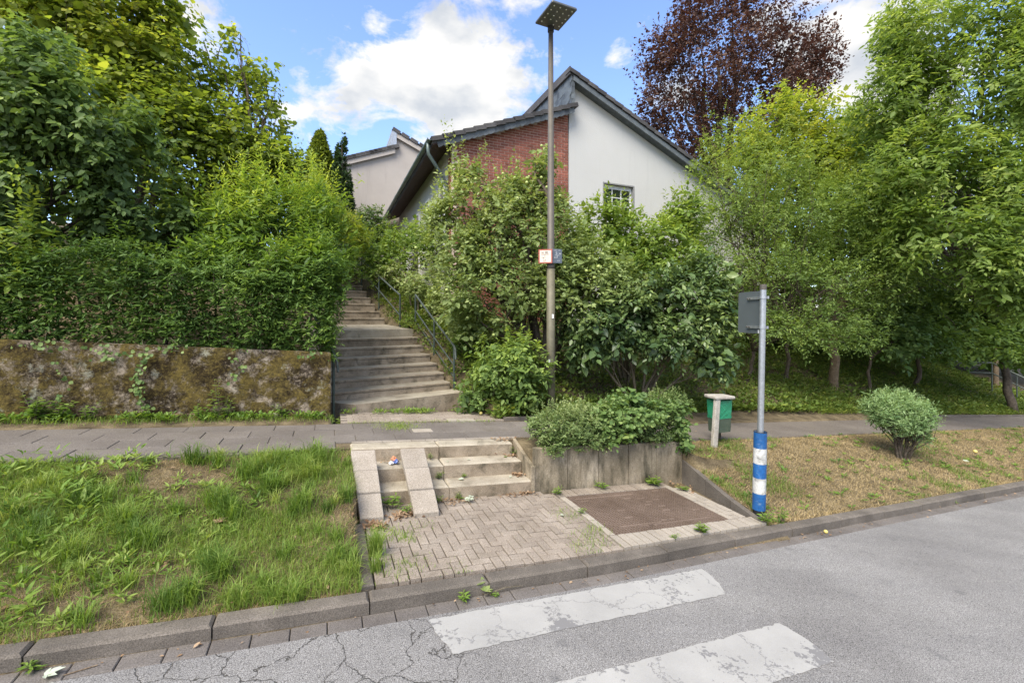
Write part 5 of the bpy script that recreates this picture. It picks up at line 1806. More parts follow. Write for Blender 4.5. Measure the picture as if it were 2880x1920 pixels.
# darker trees deep in the shade at right
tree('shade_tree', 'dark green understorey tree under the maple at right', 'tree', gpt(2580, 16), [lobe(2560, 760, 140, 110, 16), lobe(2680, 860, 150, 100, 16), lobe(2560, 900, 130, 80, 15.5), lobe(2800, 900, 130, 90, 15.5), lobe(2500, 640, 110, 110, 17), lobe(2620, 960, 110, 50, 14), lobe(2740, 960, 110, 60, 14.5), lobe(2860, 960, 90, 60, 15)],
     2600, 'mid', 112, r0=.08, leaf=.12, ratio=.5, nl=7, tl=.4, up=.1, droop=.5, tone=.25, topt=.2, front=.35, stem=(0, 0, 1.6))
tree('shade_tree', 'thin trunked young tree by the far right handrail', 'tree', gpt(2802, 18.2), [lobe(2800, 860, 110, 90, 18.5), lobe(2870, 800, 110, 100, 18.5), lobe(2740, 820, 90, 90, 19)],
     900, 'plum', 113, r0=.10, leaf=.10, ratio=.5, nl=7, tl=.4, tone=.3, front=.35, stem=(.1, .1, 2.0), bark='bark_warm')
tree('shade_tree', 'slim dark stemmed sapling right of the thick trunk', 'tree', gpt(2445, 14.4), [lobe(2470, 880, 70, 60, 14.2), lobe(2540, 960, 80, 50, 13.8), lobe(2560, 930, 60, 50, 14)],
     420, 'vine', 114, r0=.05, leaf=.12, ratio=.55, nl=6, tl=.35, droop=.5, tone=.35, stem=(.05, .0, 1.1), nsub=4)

# far-off wood closing the view behind the gardens
def wood():
    g = np.random.default_rng(3)
    lobes = []
    for px, py, rx, ry, Y in ((2360, 850, 220, 100, 18), (2140, 840, 150, 100, 18), (2600, 830, 200, 110, 18.5), (2350, 560, 280, 190, 24), (2650, 540, 300, 220, 24), (2150, 650, 220, 150, 24), (2100, 800, 260, 150, 24), (2450, 760, 260, 170, 26), (2800, 700, 300, 220, 24), (2650, 950, 300, 110, 22), (3100, 700, 300, 260, 22), (2000, 930, 200, 90, 19), (2350, 950, 260, 80, 20), (2850, 930, 160, 110, 20), (2960, 800, 160, 160, 19)):
        lobes.append(lobe(px, py, rx, ry, Y, 2.5))
    o, _ = crown('woodland', lobes, 5200, L_['mid'], None, 121, leaf=.26, ratio=.55, nl=7, tl=.7, up=.2, droop=.3, tone=.30, topt=.35, front=.2, freq=.8)
    tag(o, 'mass of dark trees closing the view behind the bank', 'woodland', kind='stuff')
    lobes = [lobe(300, 520, 420, 220, 17, 2.5), lobe(-150, 400, 300, 400, 12, 2), lobe(650, 600, 160, 90, 16, 1.5), lobe(120, 760, 300, 90, 9.6, .8)]
    o, _ = crown('woodland', lobes, 1700, L_['hazel'], None, 122, leaf=.17, ratio=.6, nl=7, tl=.55, up=.2, droop=.4, tone=.25, topt=.4, front=.2, freq=.9)
    tag(o, 'mass of garden greenery behind lilac and hazel', 'woodland', kind='stuff')


wood()

# ball-shaped willow on the right verge
bt0 = WE(10.3, 5.15, .30)
Yb = 8.7
bl = [lobe(2528, 1165, 74, 50, Yb, .50), lobe(2482, 1155, 44, 36, Yb, .36), lobe(2582, 1168, 42, 40, Yb, .36), lobe(2530, 1130, 60, 28, Yb, .4), lobe(2585, 1220, 24, 28, Yb, .24)]
tree('ball_shrub', 'rounded grey green clipped willow on the dry verge', 'shrub', (at(2538, 1268, Yb).x, Yb, bt0.z - .02), bl, 1900, 'willow', 131, r0=.017, leaf=.046, ratio=.28, tpl='lance', nl=10, tl=.17, up=.35, droop=.1, tone=.48, topt=.2, shell=.72, gap=-.8, rough=.20, freq=4, nsub=30, shoots=50, shoot_len=.16, bark='bark')

# planter shrubs
pb = WE(3.2, 6.0, .66)
tree('planter_shrub', 'pale small leaved shrub bulging over the left end of planter', 'shrub', pb, [lobe(1590, 1195, 100, 48, 6.6, .40), lobe(1670, 1185, 85, 48, 6.8, .42), lobe(1535, 1200, 55, 36, 6.45, .3), lobe(1640, 1235, 70, 22, 6.5, .28), lobe(1560, 1250, 40, 24, 6.25, .2), lobe(1620, 1165, 70, 26, 6.9, .35)],
     2000, 'coto', 141, r0=.014, leaf=.030, ratio=.52, nl=10, tl=.13, up=.3, droop=.05, tone=.45, topt=.30, shell=.6, gap=-.7, freq=5, nsub=20, bark='twig', shoots=60, shoot_len=.14)
tree('planter_shrub', 'small leaved shrub at the right end of the planter', 'shrub', WE(4.7, 6.0, .66), [lobe(1850, 1160, 85, 42, 7.2, .4), lobe(1885, 1130, 60, 28, 7.3, .35), lobe(1820, 1210, 100, 32, 7.0, .32), lobe(1780, 1185, 90, 48, 7.05, .4)],
     1150, 'coto', 142, r0=.014, leaf=.030, ratio=.52, nl=10, tl=.13, up=.3, tone=.32, topt=.30, shell=.6, gap=-.7, freq=5, nsub=16, bark='twig', shoots=40, shoot_len=.16)
tree('hop_vine', 'bright green hop vine trailing over the middle of the planter', 'vine', WE(4.2, 5.9, .66), [lobe(1770, 1150, 100, 34, 6.9, .40), lobe(1860, 1140, 75, 30, 7.2, .38), lobe(1730, 1185, 40, 45, 6.65, .15), lobe(1912, 1190, 26, 60, 7.1, .18), lobe(1700, 1165, 60, 28, 6.8, .28), lobe(1760, 1118, 45, 18, 7.1, .25), lobe(1715, 1225, 24, 26, 6.5, .1), lobe(1765, 1215, 22, 34, 6.55, .08), lobe(1918, 1250, 18, 28, 7.05, .1)],
     620, 'vine', 143, r0=.006, leaf=.052, ratio=.86, tpl='round', nl=5, tl=.15, up=.1, droop=.5, tone=.50, topt=.2, shell=.8, gap=-.8, nsub=3, bark='twig')


# ------------------------------------------------------------------ grass, ground cover, weeds
def blades(u, v, e, h, w, lean, g, tone, segs=2):
    n = len(u)
    x, y = u * cP - v * sP, u * sP + v * cP
    base = np.stack([x, y, e], -1)
    a = g.uniform(0, 6.283, n)
    ld = np.stack([np.cos(a), np.sin(a), 0 * a], -1)
    a2 = a + np.pi / 2 + g.normal(size=n) * .5
    sd_ = np.stack([np.cos(a2), np.sin(a2), 0 * a], -1) * w[:, None] * .5
    up = np.array((0, 0, 1.0))
    mid = base + up * (h * .62)[:, None] + ld * (h * lean * .30)[:, None]
    tip = base + up * (h * (1 - .35 * lean))[:, None] + ld * (h * lean)[:, None]
    V = np.stack([base - sd_, base + sd_, mid + sd_ * .8, mid - sd_ * .8, tip], 1).reshape(-1, 3)
    if segs == 1:                                # short blades: one triangle each
        V = np.stack([base - sd_, base + sd_, tip], 1).reshape(-1, 3)
        return V, None, np.arange(n)[:, None] * 3 + np.array([[0, 1, 2]]), tone
    k = np.arange(n)[:, None] * 5
    Q = np.concatenate([k + np.array([[0, 1, 2, 3]])])
    T = np.concatenate([k + np.array([[3, 2, 4]])])
    return V, Q, T, np.concatenate([tone, tone])


def grass_obj(name, label, u, v, h, w, lean, g, tone, mat, cat='grass', segs=2):
    z = ground_z(u, v) - .01
    V, Q, T, tn = blades(u, v, z, h, w, lean, g, tone, segs)
    o = np_mesh(name, V, Q, L_[mat], None, tn, tris=T)
    return tag(o, label, cat, kind='stuff')


g = np.random.default_rng(17)


def left_verge(n):
    u = g.uniform(-4.2, .28, n); v = g.uniform(3.86, 6.12, n); u = np.where(v < 5.06, np.minimum(u, .25 - .01 * g.random(n)), u)
    return u, v


# short dry thatch first
u, v = left_verge(85000)
z_ = lumps(np.stack([u, v, 0 * u], -1), 5, 1.6)
grass_obj('dry_grass', 'short straw coloured thatch in the left verge', u, v, g.uniform(.02, .08, len(u)), g.uniform(.0025, .005, len(u)), g.uniform(.4, 1.7, len(u)), g, .40 + .25 * z_ + g.normal(size=len(u)) * .2, 'dry', segs=1)
u, v = left_verge(75000)
z_ = lumps(np.stack([u, v, 0 * u], -1), 6, 1.7)
k = z_ + g.normal(size=len(u)) * .40 > -.06
u, v, z_ = u[k], v[k], z_[k]
grass_obj('green_grass', 'mid green uneven grass covering the left verge', u, v, g.uniform(.03, .12, len(u)) * (1 + .4 * z_), g.uniform(.0025, .0055, len(u)), g.uniform(.2, 1.1, len(u)), g, .45 + .12 * z_ + g.normal(size=len(u)) * .18, 'grass')
# long arching tufts
cu, cv = left_verge(150)
special = [(-.35, 5.75), (-.1, 5.45), (-.5, 5.3), (-.15, 5.8), (-1.0, 5.2), (-.8, 5.6), (-.3, 5.0), (-1.9, 4.6), (-2.2, 4.9), (-1.4, 4.7), (-2.0, 5.3), (-.9, 4.2), (-1.05, 4.05), (-.6, 5.9), (-1.2, 5.9), (-.9, 5.0), (-1.7, 5.0), (-2.6, 4.7), (-2.5, 5.2)]
cu = np.concatenate([cu, np.array([a for a, b in special] * 2) + g.normal(size=38) * .06]); cv = np.concatenate([cv, np.array([b for a, b in special] * 2) + g.normal(size=38) * .06])
big = np.concatenate([g.uniform(.5, 1.0, 150), np.full(38, 1.25)])
U_, V_, H_, Le, To = [], [], [], [], []
for a, b, s_ in zip(cu, cv, big):
    m = int(95 * s_ ** 1.5)
    rr = np.abs(g.normal(size=m)) * .055 * s_
    th = g.uniform(0, 6.28, m)
    U_.append(a + rr * np.cos(th)); V_.append(b + rr * np.sin(th)); H_.append(g.uniform(.10, .26, m) * s_); Le.append(g.uniform(.35, 1.15, m)); To.append(np.full(m, .42 + .22 * g.normal()) + g.normal(size=m) * .13)
U_, V_, H_, Le, To = map(np.concatenate, (U_, V_, H_, Le, To))
k = (V_ > 3.80) & (U_ < .30) & (V_ < 6.16)
grass_obj('grass_tufts', 'long arching bright green grass tufts on the left verge', U_[k], V_[k], H_[k], g.uniform(.004, .008, k.sum()), Le[k], g, To[k], 'grass')


def rosettes(name, label, cu, cv, cz, g, nl, leaf, ratio, mat, up=.35, tone=.5, parent=None, cat='weeds', rad=.0, tpl='lance', jit=.3):
    n = len(cu)
    P, D, Nn, Ln, Tn = [], [], [], [], []
    x, y = cu * cP - cv * sP, cu * sP + cv * cP
    c = np.stack([x, y, cz], -1)
    t0 = tone + g.normal(size=n) * .15
    s = g.uniform(.6, 1.25, n)
    ph = g.uniform(0, 6.28, n)
    for j in range(nl):
        a = ph + j * 2.4 + g.normal(size=n) * .2
        d = np.stack([np.cos(a), np.sin(a), up + g.normal(size=n) * jit], -1)
        P.append(c + unit(d) * .01 + np.stack([np.cos(a), np.sin(a), 0 * a], -1) * rad * g.random((n, 1)) + np.array((0, 0, 1.0)) * (g.random(n) * rad)[:, None])
        D.append(d); Nn.append(np.tile((0, 0, 1.0), (n, 1)) + g.normal(size=(n, 3)) * .25); Ln.append(leaf * s * g.uniform(.6, 1.2, n)); Tn.append(t0 + g.normal(size=n) * .14)
    P, D, Nn, Ln, Tn = map(np.concatenate, (P, D, Nn, Ln, Tn))
    V, Q, T = leaf_arrays(P, D, Nn, Ln, Ln * ratio, Tn, tpl)
    o = np_mesh(name, V, Q, L_[mat], parent, T)
    return tag(o, label, cat, kind='stuff')


u, v = left_verge(900)
k = lumps(np.stack([u, v, 0 * u], -1), 31, 1.5) > -.1
rosettes('verge_weeds', 'broad leaved dandelion and plantain weeds in the left verge', u[k], v[k], ground_z(u[k], v[k]) + .03, g, 8, .085, .26, 'weed', up=.45, tone=.70)
u, v = g.uniform(-4.2, -1.9, 130), g.uniform(4.0, 6.1, 130)
rosettes('verge_weeds', 'taller broad leaved weeds at the left picture edge', u, v, ground_z(u, v) + .07, g, 9, .10, .34, 'weed', up=.6, tone=.58, rad=.08)
u, v = left_verge(170)
rosettes('dead_leaves', 'brown dead leaves scattered through the left verge', u, v, ground_z(u, v) + .035, g, 1, .05, .6, 'litter', up=.1, tone=.5, cat='leaves', tpl='ovate')

# right verge: dry and patchy
def right_verge(n):
    u = 5.05 + (g.random(n) ** 1.25) * 13; v = g.uniform(3.9, 6.2, n)
    lo = np.array([3.86 + .034 * max(0, a - 2.5) for a in u])
    v = lo + (v - 3.9) / 2.3 * (6.18 - lo)
    k = (u > 5.10 + .20 * (v - 4.0) / 1.55)
    return u[k], v[k]


u, v = right_verge(150000)
z_ = lumps(np.stack([u, v, 0 * u], -1), 15, 1.6)
grass_obj('dry_grass', 'short dry straw coloured grass of the right verge', u, v, g.uniform(.02, .07, len(u)), g.uniform(.005, .009, len(u)), g.uniform(.4, 1.6, len(u)), g, .48 + .16 * z_ + g.normal(size=len(u)) * .2, 'dry', segs=1)
u, v = right_verge(60000)
z_ = lumps(np.stack([u, v, 0 * u], -1), 16, 2.0)
k = z_ + g.normal(size=len(u)) * .22 - .35 * (v < 4.6) * 0 > .55
u, v, z_ = u[k], v[k], z_[k]
grass_obj('green_grass', 'green grass patches in the dry right verge', u, v, g.uniform(.03, .10, len(u)), g.uniform(.004, .007, len(u)), g.uniform(.3, 1.2, len(u)), g, .35 + g.normal(size=len(u)) * .2, 'grass')
u, v = right_verge(260)
rosettes('verge_weeds', 'small flat weeds in the dry right verge', u, v, ground_z(u, v) + .02, g, 8, .075, .35, 'weed', up=.5, tone=.4)

# ground cover on the shaded bank at right
def bank_pts(n, u0=2.9, u1=26, v0=7.72, v1=15.5):
    u = u0 + (u1 - u0) * g.random(n) ** 1.1; v = v0 + (v1 - v0) * g.random(n) ** 1.25
    lo = 7.68 + .45 * np.exp(-((u - 8.0) / 3.0) ** 2) - .02 * np.clip(u - 10, 0, 99)
    v = np.maximum(v, lo + g.random(n) * .15)
    return u, v


u, v = bank_pts(8000)
z_ = lumps(np.stack([u, v, 0 * u], -1), 25, 1.2)
rosettes('ground_cover', 'ivy and low plants covering the shaded bank behind the path', u, v, ground_z(u, v) + .03 + .05 * g.random(len(u)), g, 6, .105, .62, 'cover', up=.7, tone=.36, cat='ground cover', rad=.10, tpl='ovate')
u, v = bank_pts(60000)
k = (lumps(np.stack([u, v, 0 * u], -1), 27, .8) + .05 * (u - 9) > .15)
u, v = u[k], v[k]
grass_obj('bank_grass', 'long grass at the far end of the bank, coloured pale as if sunlit', u, v, g.uniform(.08, .28, len(u)), g.uniform(.006, .012, len(u)), g.uniform(.4, 1.2, len(u)), g, .75 + g.normal(size=len(u)) * .2, 'grass')  # raised tone paints in the sunlight that this end does not receive
u = g.uniform(3.2, 24, 1500)
v = 7.72 + .45 * np.exp(-((u - 8.0) / 3.0) ** 2) - .02 * np.clip(u - 10, 0, 99) + np.abs(g.normal(size=1500)) * .22
rosettes('ground_cover', 'small weeds and ivy along the inner edge of the path', u, v, ground_z(u, v) + .03, g, 9, .06, .55, 'cover', up=.6, tone=.5, cat='ground cover', rad=.07, tpl='ovate')
# creeping plants right beside the stairs and behind the brick patch
u, v = g.uniform(1.3, 4.6, 2600), g.uniform(8.2, 15.5, 2600)
x, y = u * cP - v * sP, u * sP + v * cP
t = (x - S_O[0]) * sdv[0] + (y - S_O[1]) * sdv[1]; w = (x - S_O[0]) * sn[0] + (y - S_O[1]) * sn[1] + .12 * np.clip(t / 7, 0, 1)
k = w > .12
rosettes('ground_cover', 'low greenery on the bank right of the long stairs', u[k], v[k], ground_z(u[k], v[k]) + .04, g, 10, .085, .55, 'cover', up=.8, tone=.5, cat='ground cover', rad=.14, tpl='ovate')

# weeds along the foot of the mossy wall
u = np.repeat(g.uniform(-6.5, .12, 45), 5) + g.normal(size=225) * .10; v = 8.06 - np.abs(g.normal(size=225)) * .11
rosettes('wall_weeds', 'low green weeds along the foot of the mossy wall', u, v, .66 - SLOPE * u + .03 * g.random(225), g, 8, .07, .45, 'weed', up=.7, tone=.42, rad=.07, tpl='ovate')
u = g.uniform(-6.5, .1, 2600); v = 8.05 - np.abs(g.normal(size=2600)) * .16
z = .66 - SLOPE * u
V, Q, T, tn = blades(u, v, z, g.uniform(.03, .12, 2600), g.uniform(.004, .007, 2600), g.uniform(.3, 1.2, 2600), g, .45 + g.normal(size=2600) * .2)
tag(np_mesh('wall_grass', V, Q, L_['grass'], None, tn, tris=T), 'thin grass strip between footpath and mossy wall', 'grass', kind='stuff')


def small_plant(name, label, px, Y, h, n, leaf, ratio, mat, seed, z=None, cat='weed', tone=.5, spread=.12, tpl='ovate', lean=(0, 0)):
    x = (px - 1440) / 1260 * Y
    zb = gz_xy(x, Y) if z is None else z
    root = plant(name, label, cat, (x, Y, zb))
    g = np.random.default_rng(abs(int(seed)) + 1)
    ns = max(1, n // 12)
    mb = MB()
    P, D, Nn, Ln, Tn = [], [], [], [], []
    for s_ in range(ns):
        hh = h * g.uniform(.55, 1.05)
        top = np.array((g.normal() * spread + lean[0], g.normal() * spread * .6 + lean[1], hh))
        mb.tube([(0, 0, -.03), tuple(top * .5 + np.array((0, 0, .06 * hh))), tuple(top)], [.005, .004, .002], 5)
        for k in range(12):
            f = .2 + .8 * k / 11
            a = k * 2.4 + g.uniform(0, .6)
            P.append(top * f); D.append((math.cos(a), math.sin(a), .25 - .2 * f)); Nn.append((g.normal() * .25, g.normal() * .25, 1)); Ln.append(leaf * g.uniform(.7, 1.15) * (1.1 - .4 * f)); Tn.append(tone + .3 * (f - .5) + g.normal() * .1)
    V, Q, T = leaf_arrays(np.array(P), np.array(D), np.array(Nn), np.array(Ln), np.array(Ln) * ratio, np.array(Tn), tpl)
    np_mesh('leaves', V, Q, L_[mat], root, T)
    mb.build('stems', M['twig'], root)
    return root


def wallY(px, v):
    a = (px - 1440) / 1260
    return v / (cP - a * sP)


for px, h, n, leaf, lab, tn in ((100, .32, 96, .10, 'bushy nettle plant at the left foot of the mossy wall', .42), (160, .26, 60, .09, 'leafy green weed right of the bushy nettle', .46), (615, .52, 40, .085, 'tall thin weed standing against the wall middle', .6), (635, .36, 36, .08, 'pale green weed in front of the tall thin one', .66),
                                (560, .22, 48, .07, 'small dark weed left of the tall thin one', .4), (405, .2, 36, .07, 'little weed below the hanging ivy', .5), (240, .24, 48, .07, 'small leafy weed near the left part of wall', .45), (800, .22, 40, .075, 'grey green thistle near the wall end', .35)):
    Yw = wallY(px, 8.0)
    xw = (px - 1440) / 1260 * Yw
    uw, vw = UV(xw, Yw)
    small_plant('wall_weed', lab, px, Yw, h * 1.15, n, leaf * 1.3, .5, 'weed', int(px), z=.66 - SLOPE * uw, tone=tn, spread=.05 if h > .3 and n < 50 else .11)
for px, Y, h, n, leaf, lab in ((955, 7.62, .24, 96, .12, 'broad leaved dock at the end of the mossy wall'), (985, 7.75, .16, 60, .10, 'low dock leaves at the bottom of the long stairs'), (1090, 8.35, .16, 48, .08, 'small weeds before the wedge shaped bottom step'), (1180, 8.6, .16, 48, .08, 'green weeds in front of the bottom step'), (1330, 9.05, .22, 72, .09, 'yellow green weed beside the brick patch'), (1390, 8.9, .2, 72, .09, 'yellow green weed under the leafy bush')):
    small_plant('step_weed', lab, px, Y, h, n, leaf, .42, 'weed', int(px * 3), z=gz_xy((px - 1440) / 1260 * Y, Y) + .06, tone=.62, spread=.12, tpl='lance')


def uv_plant(name, label, u, v, e, h, n, leaf, mat, seed, tone=.5, spread=.07, tpl='lance', ratio=.3, cat='weed'):
    p = WE(u, v, e)
    return small_plant(name, label, 1440 + p.x / p.y * 1260, p.y, h, n, leaf, ratio, mat, seed, z=p.z, tone=tone, spread=spread, tpl=tpl, cat=cat)


for u, v, e, h, n, leaf, lab in ((.70, 5.42, .13, .15, 36, .13, 'green dandelion between the two pram ramps'), (.82, 5.25, .13, .10, 48, .07, 'small weed in front of the gap between the ramps'), (1.27, 5.47, .13, .08, 36, .06, 'low weed right of the middle ramp'), (1.55, 5.49, .13, .10, 36, .06, 'low weed at the foot of the first step'),
                                 (1.35, 5.80, .30, .11, 36, .06, 'weed growing from the joint of the second step'), (1.68, 5.81, .30, .07, 24, .05, 'tiny weed on the first step'), (1.30, 6.06, .49, .09, 24, .05, 'weed beside the middle ramp on the second step'), (2.5, 6.08, .49, .14, 30, .06, 'weed in the corner by the planter cheek'),
                                 (3.98, 3.95, .12, .12, 60, .09, 'feathery green weed on kerb before the grating'), (3.55, 3.92, .12, .06, 24, .05, 'tiny weed by the front border bricks'), (2.88, 5.40, .12, .16, 36, .08, 'dark weed at the left foot of the planter'), (4.55, 5.40, .13, .14, 48, .15, 'large flat dock behind the right corner of grating'), (3.65, 5.44, .13, .12, 24, .11, 'dandelion leaves below the middle planter slab'), (4.82, 5.15, .13, .10, 36, .08, 'weed between border bricks and sloping edging'),
                                 (1.06, 3.66, .0, .09, 36, .07, 'small ferny weed in the gutter by the wilted twig'), (1.35, 3.64, .0, .06, 24, .05, 'tuft of weed in the gutter before the kerb joint'), (5.05, 3.97, .13, .15, 60, .10, 'grassy weed at the corner of the sloping edging'), (5.4, 3.98, .13, .11, 48, .08, 'green weed on kerb beside sign sleeve'), (2.87, 4.75, .13, .08, 24, .06, 'tiny grass in the joint left of the grating'),
                                 (-1.68, 3.70, .0, .10, 24, .08, 'feathery weed in the gutter at bottom left'), (8.2, 4.0, .0, .14, 36, .10, 'weed sprouting from a kerb joint at right'), (9.3, 3.98, .0, .11, 36, .08, 'second weed in the right kerb joint')):
    uv_plant('joint_weed', lab, u, v, e, h, n, leaf, 'weed', int(u * 1000 + v * 10), tone=.5, spread=h * .55)

# grasses in the herringbone joints
uu, vv, hh = [], [], []
for cu_, cv_, m, s_, h0 in ((.42, 4.35, 260, .03, .30), (.40, 4.10, 130, .03, .2), (.44, 4.6, 120, .03, .16), (.62, 4.78, 200, .10, .06), (.75, 4.65, 160, .07, .05), (.62, 4.08, 220, .12, .06), (.5, 4.9, 100, .05, .06), (2.6, 4.1, 140, .12, .06), (2.8, 4.3, 120, .08, .06), (2.72, 4.75, 120, .10, .05), (1.1, 3.93, 60, .1, .04), (.95, 4.9, 80, .08, .04), (2.45, 4.0, 80, .10, .05)):
    uu.append(cu_ + g.normal(size=m) * s_); vv.append(cv_ + g.normal(size=m) * s_); hh.append(g.uniform(.4, 1.1, m) * h0)
uu, vv, hh = map(np.concatenate, (uu, vv, hh))
vv = np.maximum(vv, 3.87)
V, Q, T, tn = blades(uu, vv, .12 - SLOPE * uu, hh, g.uniform(.003, .006, len(uu)), g.uniform(.2, .9, len(uu)), g, .5 + g.normal(size=len(uu)) * .2)
tag(np_mesh('joint_grass', V, Q, L_['grass'], None, tn, tris=T), 'grass growing in the joints of the herringbone paving', 'grass', kind='stuff')
# worn grassy patch in the footpath before the stairs
uu = np.concatenate([1.02 + g.normal(size=900) * .16, g.uniform(-6, .2, 500), g.uniform(.3, 2.8, 500)]); vv = np.concatenate([7.32 + g.normal(size=900) * .13, np.full(500, 6.14) + g.normal(size=500) * .03, 7.62 + g.normal(size=500) * .05])
V, Q, T, tn = blades(uu, vv, .652 - SLOPE * uu, g.uniform(.015, .06, len(uu)), g.uniform(.003, .006, len(uu)), g.uniform(.3, 1.3, len(uu)), g, .62 + g.normal(size=len(uu)) * .2)
tag(np_mesh('path_grass', V, Q, L_['grass'], None, tn, tris=T), 'worn yellowish grass patch in the footpath before the stairs', 'grass', kind='stuff')
# weeds against the risers of the brick patch
u = np.repeat(g.uniform(.3, 2.9, 16), 7) + g.normal(size=112) * .07; v = 8.33 + .02 * u + g.normal(size=112) * .06
rosettes('step_weeds', 'low weeds along the bottom of the wedge shaped step', u, v, .665 - SLOPE * u + 0 * u, g, 7, .065, .4, 'weed', up=.7, tone=.6, rad=.05)

# ivy strands on the wall
def ivy(px, e1, e0, n, lab, seed, w=.05):
    Yw = wallY(px, 8.10)
    xw = (px - 1440) / 1260 * Yw
    u0, _ = UV(xw, Yw)
    root = plant('ivy_strand', lab, 'ivy', WE(u0, 8.10, e1), 'ivy strands on the mossy wall')
    g = np.random.default_rng(abs(int(seed)) + 1)
    f = np.sort(g.random(n))
    du = w * (np.sin(f * 7 + seed) + g.normal(size=n) * .7)
    e = (e0 - e1) * f
    P = np.stack([du * cP, du * sP, e], -1) + np.array((sP, -cP, 0)) * (.02 + .03 * g.random(n))[:, None]
    D = np.stack([g.normal(size=n) * .7 * cP, g.normal(size=n) * .7 * sP, -.7 + 0 * f], -1) + g.normal(size=(n, 3)) * .2
    Nn = np.tile((sP, -cP, .4), (n, 1)) + g.normal(size=(n, 3)) * .3
    L = g.uniform(.035, .065, n)
    V, Q, T = leaf_arrays(P, D, Nn, L, L * .95, .5 + g.normal(size=n) * .2, 'round')
    np_mesh('leaves', V, Q, L_['vine'], root, T)
    MB().tube([(0, 0, 0.1)] + [(w * math.sin(k * 7 / 6 + seed) * cP, w * math.sin(k * 7 / 6 + seed) * sP - .012, (e0 - e1) * k / 6) for k in range(1, 7)], .004, 5).build('stem', M['twig'], root)


ivy(400, 1.72, .75, 70, 'long ivy strand hanging down the middle of the mossy wall', 1)
ivy(130, 1.76, 1.62, 22, 'short ivy strand over the wall top at far left', 2, .16)
ivy(300, 1.76, 1.52, 34, 'bunch of ivy over the wall top left of the long strand', 3, .16)
ivy(180, 1.5, .9, 16, 'sparse ivy strand low on the wall left of centre', 4)
ivy(665, 1.62, 1.22, 14, 'thin ivy shoot with few leaves near the wall end', 5)
ivy(880, 1.76, 1.66, 12, 'small ivy bunch under the hedge at the wall end', 6, .1)
ivy(480, 1.76, 1.66, 12, 'ivy tips over the wall top right of the long strand', 7, .12)

# ------------------------------------------------------------------ litter and small things
def leaf_thing(name, label, p, size, mat, seed, lobes5=True, cat='leaf', n=1):
    root = plant(name, label, cat, p)
    g = np.random.default_rng(abs(int(seed)) + 1)
    P, D, Nn, Ln = [], [], [], []
    for k in range(n):
        o = g.normal(size=3) * .03 * (n > 1); o[2] = abs(o[2])
        a0 = g.uniform(0, 6.28)
        for j, s_ in zip((-2, -1, 0, 1, 2), (.6, .85, 1, .85, .6)) if lobes5 else ((0, 1),):
            a = a0 + j * .62
            P.append(o + np.array((0, 0, .008))); D.append((math.cos(a), math.sin(a), .10 + g.normal() * .08)); Nn.append((g.normal() * .15, g.normal() * .15, 1)); Ln.append(size * s_)
    V, Q, T = leaf_arrays(np.array(P), np.array(D), np.array(Nn), np.array(Ln), np.array(Ln) * .42, g.uniform(.3, .8, len(P)), 'ovate')
    np_mesh('blade', V, Q, mat, root, T)
    return root


silver = leafmat('silver_leaf_underside', greens((.40, .45, .36), (.55, .60, .50)), .2)
leaf_thing('fallen_leaf', 'pale silver green lobed leaf in the gutter at bottom left', WE(-1.60, 3.62, .012), .10, silver, 1)
leaf_thing('fallen_leaf', 'pale silver leaf lying on the herringbone paving', WE(2.62, 4.75, .135), .05, silver, 2)
leaf_thing('fallen_leaf', 'white silver leaf in the dry grass at right', WE(11.6, 4.75, .33), .10, silver, 3)
leaf_thing('wilted_leaves', 'bundle of wilted grey green leaves at the foot of the steps', WE(1.66, 5.42, .14), .075, silver, 4, n=5, cat='leaves')
leaf_thing('wilted_leaves', 'wilted yellow green leaf on a twig in the gutter', WE(1.2, 3.66, .014), .10, L_['apple'], 5, n=2, cat='leaves')
leaf_thing('fallen_leaf', 'white lobed leaf on the first step', WE(1.62, 5.70, .305), .07, silver, 6)
leaf_thing('fallen_leaf', 'curled cream leaf on the second step', WE(1.80, 5.95, .49), .045, silver, 7)
leaf_thing('fallen_leaf', 'small cream leaf on the second step nearer the ramp', WE(1.50, 5.92, .49), .035, silver, 8)
leaf_thing('fallen_leaf', 'green fallen leaf on the second step by the planter', WE(2.35, 5.97, .49), .05, L_['vine'], 9)
leaf_thing('fallen_leaf', 'cream leaf on the first step near the planter', WE(2.30, 5.68, .305), .045, silver, 10)
leaf_thing('fallen_leaf', 'rust brown leaf in the left verge grass', WE(-.95, 4.85, .36), .12, L_['litter'], 11)
# dead leaves gathered in corners
uu, vv, ee = [], [], []
for cu_, cv_, m, su, sv, e in ((.80, 5.2, 60, .09, .06, .13), (.46, 4.98, 45, .07, .05, .13), (1.45, 5.45, 30, .12, .04, .13), (2.45, 5.75, 30, .05, .05, .305), (2.5, 5.5, 26, .05, .05, .13), (2.3, 5.5, 26, .14, .03, .13), (2.45, 6.02, 20, .06, .03, .49), (.75, 6.02, 10, .05, .03, .49), (4.9, 5.2, 40, .06, .2, .11), (2.45, 6.25, 25, .06, .06, .67), (1.2, 5.5, 22, .06, .03, .13)):
    uu.append(cu_ + g.normal(size=m) * su); vv.append(cv_ + g.normal(size=m) * sv); ee.append(np.full(m, e))
uu, vv, ee = map(np.concatenate, (uu, vv, ee))
rosettes('dead_leaves', 'brown dead leaves gathered in the corners of the steps', uu, vv, ee - SLOPE * uu + .008, g, 2, .05, .55, 'litter', up=.15, tone=.55, cat='leaves', tpl='ovate')
uu = np.concatenate([g.uniform(-2, 12, 120), g.uniform(2.5, 14, 90)]); vv = np.concatenate([np.array([vk(a) - .06 for a in uu[:120]]) + g.normal(size=120) * .03, g.uniform(6.3, 7.6, 90)])
ee = np.concatenate([np.full(120, .012), np.full(90, .0)])
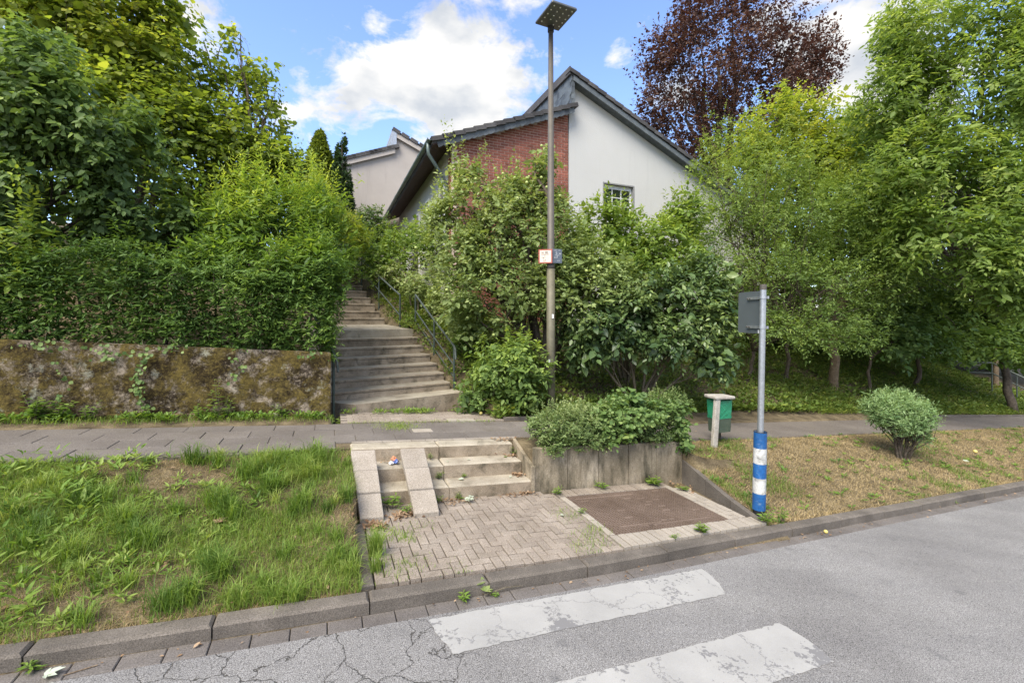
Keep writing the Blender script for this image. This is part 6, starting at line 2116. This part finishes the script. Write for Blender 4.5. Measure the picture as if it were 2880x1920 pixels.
zz = ee - SLOPE * uu + np.concatenate([np.zeros(120), np.where(uu[120:] < 5, .668, .66 - .09 * np.clip((uu[120:] - 5) / 2, 0, 1) + .01)])
rosettes('dead_leaves', 'small dry leaf bits along gutter and footpath', uu, vv, zz, g, 1, .04, .5, 'litter', up=.08, tone=.6, cat='leaves', tpl='ovate')


def windfall(label, p, s=1.0):
    o = copy_piece(ap_me, 'fallen_apple', None, p, (.3, .2, 0))
    o.scale = (s, s, s)
    o.material_slots[0].link = 'OBJECT'; o.material_slots[0].material = M['fruit_y']
    tag(o, label, 'apple', 'windfall apples')


windfall('yellow windfall apple in the gutter at right', WE(5.85, 3.74, .03), .7)
windfall('pale windfall apple near the silver leaf in right verge', WE(12.6, 5.0, .42), 1.1)
windfall('yellow windfall apple at the far right of the verge', WE(14.6, 4.9, .40), 1.1)
windfall('yellow apple on the footpath edge below the bush', WE(2.7, 8.1, .70), .9)


def wrapper():
    root = plant('snack_wrapper', 'crumpled blue and orange wrapper on the step beside the ramp', 'litter', WE(.80, 5.93, .49))
    g = np.random.default_rng(2)
    for c, k in (((.10, .16, .42), 'foil_blue'), ((.62, .25, .14), 'foil_orange'), ((.6, .6, .62), 'foil_silver')):
        bm = bmesh.new(); bmesh.ops.create_icosphere(bm, subdivisions=2, radius=.03)
        for v in bm.verts: v.co = v.co * (1 + .35 * g.normal()) ; v.co.z *= .8
        me = bpy.data.meshes.new('foil'); bm.to_mesh(me); bm.free(); me.materials.append(plain(k, c, .35, 0, .1, 20))
        o = bpy.data.objects.new('foil', me); link(o, root)
        o.location = {'foil_blue': (.02, 0, .03), 'foil_orange': (-.01, .02, .065), 'foil_silver': (-.03, -.02, .018)}[k]


wrapper()
# dry twig in the gutter
tw = MB().tube([WE(1.25, 3.65, .03), WE(1.45, 3.67, .05), WE(1.62, 3.68, .035)], [.005, .004, .002], 5).build('dry_twig', M['twig'])
tag(tw, 'thin dry twig lying in the gutter before the kerb joint', 'twig')
tw = MB().tube([WE(-1.5, 3.60, .014), WE(-1.35, 3.64, .016)], [.004, .004], 5).build('dry_twig', M['bark_warm'])
tag(tw, 'short brown stick in the gutter at bottom left', 'twig')
